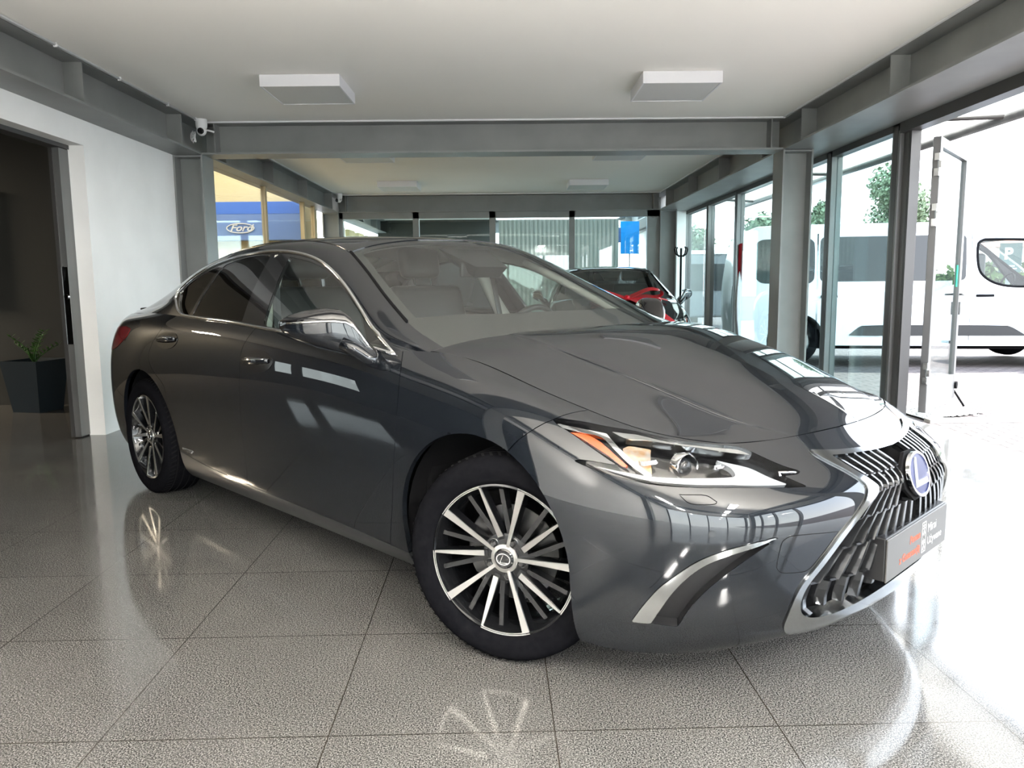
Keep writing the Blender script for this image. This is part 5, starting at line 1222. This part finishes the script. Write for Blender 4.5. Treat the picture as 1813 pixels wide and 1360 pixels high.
    st_ = MB().box(3.26, 3.40, .25, .7, 1.02, 1.55).build('seat', 'leather', e); bevel(st_, .05, 3)
    m = MB(); m.tube([(3.78+.10*math.sin(a)*.5, .5+.2*math.cos(a), 1.10+.2*math.sin(a)*.85) for a in np.linspace(0, 2*math.pi, 24, endpoint=False)], .015, 8, closed=True, cap=False); m.build('steering_wheel', 'matt_black', e, True)
    return e, pane
vn, pane = van()
pane('lower_moulding', [(1.72, .56), (1.55, .43), (1.60, .42), (3.86, .42), (3.68, .53), (3.6, .56)], 'black_plastic', .012)
for x0, x1 in ((1.10, 1.13), (3.12, 3.14)): pane('door_gap', [(x0, .35), (x1-.015, .35), (x1-.015, 1.85), (x0, 1.85)], 'matt_black', .001)
for x in (1.15, 3.18):
    m = MB(); m.tube([(x, -.03, .97), (x+.22, -.03, .97)], .018, 10); m.build('door_handle', 'matt_black', vn, True)
for cx in (.82, 4.42):
    w = MB(); w.lathe([(0, .0), (.20, .0), (.21, -.015), (.215, .02)], 40, 'y', c=(cx, .05, .335)); wo = w.build('wheel', 'satin_chrome', vn, True, 30)
    MB().lathe([(.21, .02), (.25, -.0), (.31, .0), (.335, .03), (.335, .2), (.2, .22)], 48, 'y', c=(cx, .03, .335)).build('tyre', 'rubber', wo, True)
    for yy in (1.72,): MB().lathe([(.0, .0), (.31, .0), (.335, .03), (.335, .2), (0, .22)], 40, 'y', c=(cx, yy, .335)).build('tyre', 'rubber', wo, True)
m = MB(); m.box(.05, 5.2, .2, 1.7, .22, .5); m.build('underbody', 'matt_black', vn)
m = MB(); m.add([(.015, .06, 1.15), (.02, .02, 1.72), (.07, -.0, 1.74), (.07, .02, 1.12), (.02, .16, 1.16), (.03, .16, 1.70)], [(0, 3, 2, 1), (0, 1, 5, 4)]); m.build('tail_lamp', 'red_lens', vn)
m = MB(); m.box(4.42, 4.56, -.20, -.03, 1.06, 1.30); bevel(m.build('door_mirror', 'van_white', vn), .03, 3)
m = MB(); m.add([(3.98, .25, 1.775), (3.98, 1.72, 1.775), (4.66, 1.80, 1.235), (4.66, .17, 1.235)], [(0, 1, 2, 3)]); m.build('windscreen', 'van_glass', vn, fix=False)
m = MB(); m.box(5.02, 5.27, .10, .45, .80, .97); m.box(5.02, 5.27, 1.5, 1.87, .80, .97); bevel(m.build('headlight', 'satin_chrome', vn), .04, 3)
# parking sign, seen above the van's bonnet side
sgn = empty('parking_sign', (9.6, 15, 0), R(-8), label='dark parking sign with a white P seen beyond the van', cat='sign')
MB().box(-.13, .25, -.03, .03, 1.32, 1.88).build('panel', mat('dark_green_panel', (.03, .07, .065), .4), sgn)
MB().tube([(.06, .05, 0), (.06, .05, 1.6)], .04, 10).build('post', 'alu', sgn, True)
text('lettering', 'P', .30, 'txt_white', sgn, Matrix.Translation((-.07, -.032, 1.58)) @ Matrix.Rotation(R(90), 4, 'X'), .003, bold=.012)
m = MB(); m.box(-.06, .17, -.034, -.031, 1.38, 1.405); m.box(-.06, .13, -.034, -.031, 1.43, 1.455); m.build('text_bars', 'txt_white', sgn)
# grey box vehicle behind, and lower white bags
gvn = empty('panel_van', (3.9, 17.5, 0), R(6), label='dark grey box van standing further back outside the glass', cat='van')
bevel(MB().box(0, 1.25, 0, 3.6, .4, 1.86).build('box_body', 'grey_van', gvn), .06, 3); MB().box(-.02, 1.27, -.03, 3.5, 1.82, 1.90).build('roof_edge', 'van_white', gvn)
for y in (.5, 2.9): MB().lathe([(0, 0), (.3, 0), (.33, .04), (.33, .2), (0, .2)], 32, 'x', c=(-.01, y, .33)).build('wheel', 'rubber', gvn, True, 40)
MB().box(.12, 1.1, -.012, .0, 1.0, 1.6).build('rear_window', 'screen', gvn)
# second parked car outside, beside the far panes
# ------------------------------------------------------------------ trees, hedge, houses
def leafcloud(mb, c, r, n, s=.12, rs=1):
    rnd = random.Random(rs)
    for _ in range(n):
        d = Vector((rnd.gauss(0, 1), rnd.gauss(0, 1), rnd.gauss(0, 1))).normalized(); k = .55+.5*rnd.random()
        p = Vector(c)+Vector((d.x*r[0], d.y*r[1], d.z*r[2]))*k
        a = Vector((rnd.gauss(0, 1), rnd.gauss(0, 1), rnd.gauss(0, 1))).normalized(); b = a.cross(d).normalized() if a.cross(d).length > .01 else Vector((1, 0, 0))
        a = a*s*(.6+.8*rnd.random()); b = b*s*(.5+.6*rnd.random())
        mb.add([p-a, p-b, p+a, p+b], [(0, 1, 2, 3)])
def tree(x, y, h, r, label, seed, m='tree', n=1500):
    e = empty('tree', (x, y, 0), 0, label=label, cat='tree')
    MB().tube([(0, 0, 0), (.05, 0, h*.35), (0, .05, h*.75)], [.16, .12, .05], 8).build('trunk', 'bark', e, True)
    mb = MB(); rnd = random.Random(seed)
    for k in range(9):
        a = rnd.random()*6.28; q = rnd.random()
        leafcloud(mb, (r*.55*q*math.cos(a), r*.55*q*math.sin(a), h*(.45+.5*k/9)), (r*(.62-.035*k),)*2+(h*.14,), n//3, .06, seed*10+k)
    mb.build('foliage', m, e, fix=False)
tree(12.3, 25, 4.6, 1.7, 'tall green leafy tree beyond the white van', 3, n=2600)
tree(10.2, 31, 3.6, 1.5, 'lower bluish green tree left of the tall tree', 5)
tree(8.9, 22.5, 3.4, .8, 'slim tree seen between the column and the mullion', 8)
tree(7.1, 22, 3.2, 1.2, 'pale tree just above the rear of the white van', 11)
tree(5.6, 23.5, 2.9, 1.1, 'sparse bush tree above the grey box van', 14, n=900)
hd = MB()
for i in range(30): leafcloud(hd, (9+i*.55, 18.2+.1*math.sin(i), .75), (.5, .4, .85), 170, .10, 100+i)
hd.box(8.8, 25, 18.05, 18.35, 0, 1.35); tag(hd.build('hedge', 'hedge', fix=False), 'clipped green hedge running behind the van and the sign', 'hedge')
def house(x, y, w, d, h, label, roofm='redbrick', m='sandstone'):
    e = empty('house', (x, y, 0), 0, label=label, cat='house')
    MB().box(0, w, 0, d, 0, h).build('wall', m, e)
    MB().add([(-.3, -.3, h), (w+.3, -.3, h), (w+.3, d+.3, h), (-.3, d+.3, h), (w*.25, d/2, h+1.6), (w*.75, d/2, h+1.6)], [(0, 1, 5, 4), (1, 2, 5), (2, 3, 4, 5), (3, 0, 4), (3, 2, 1, 0)]).build('roof', roofm, e)
    for k in range(3): MB().box(w*(.15+.28*k), w*(.15+.28*k)+w*.12, -.02, .02, h*.45, h*.75).build('window', 'screen', e)
house(19.5, 34, 7, 6, 2.6, 'pale house with a red roof above the hedge'); house(27, 38, 8, 6, 3.4, 'second pale house with a red roof further right')
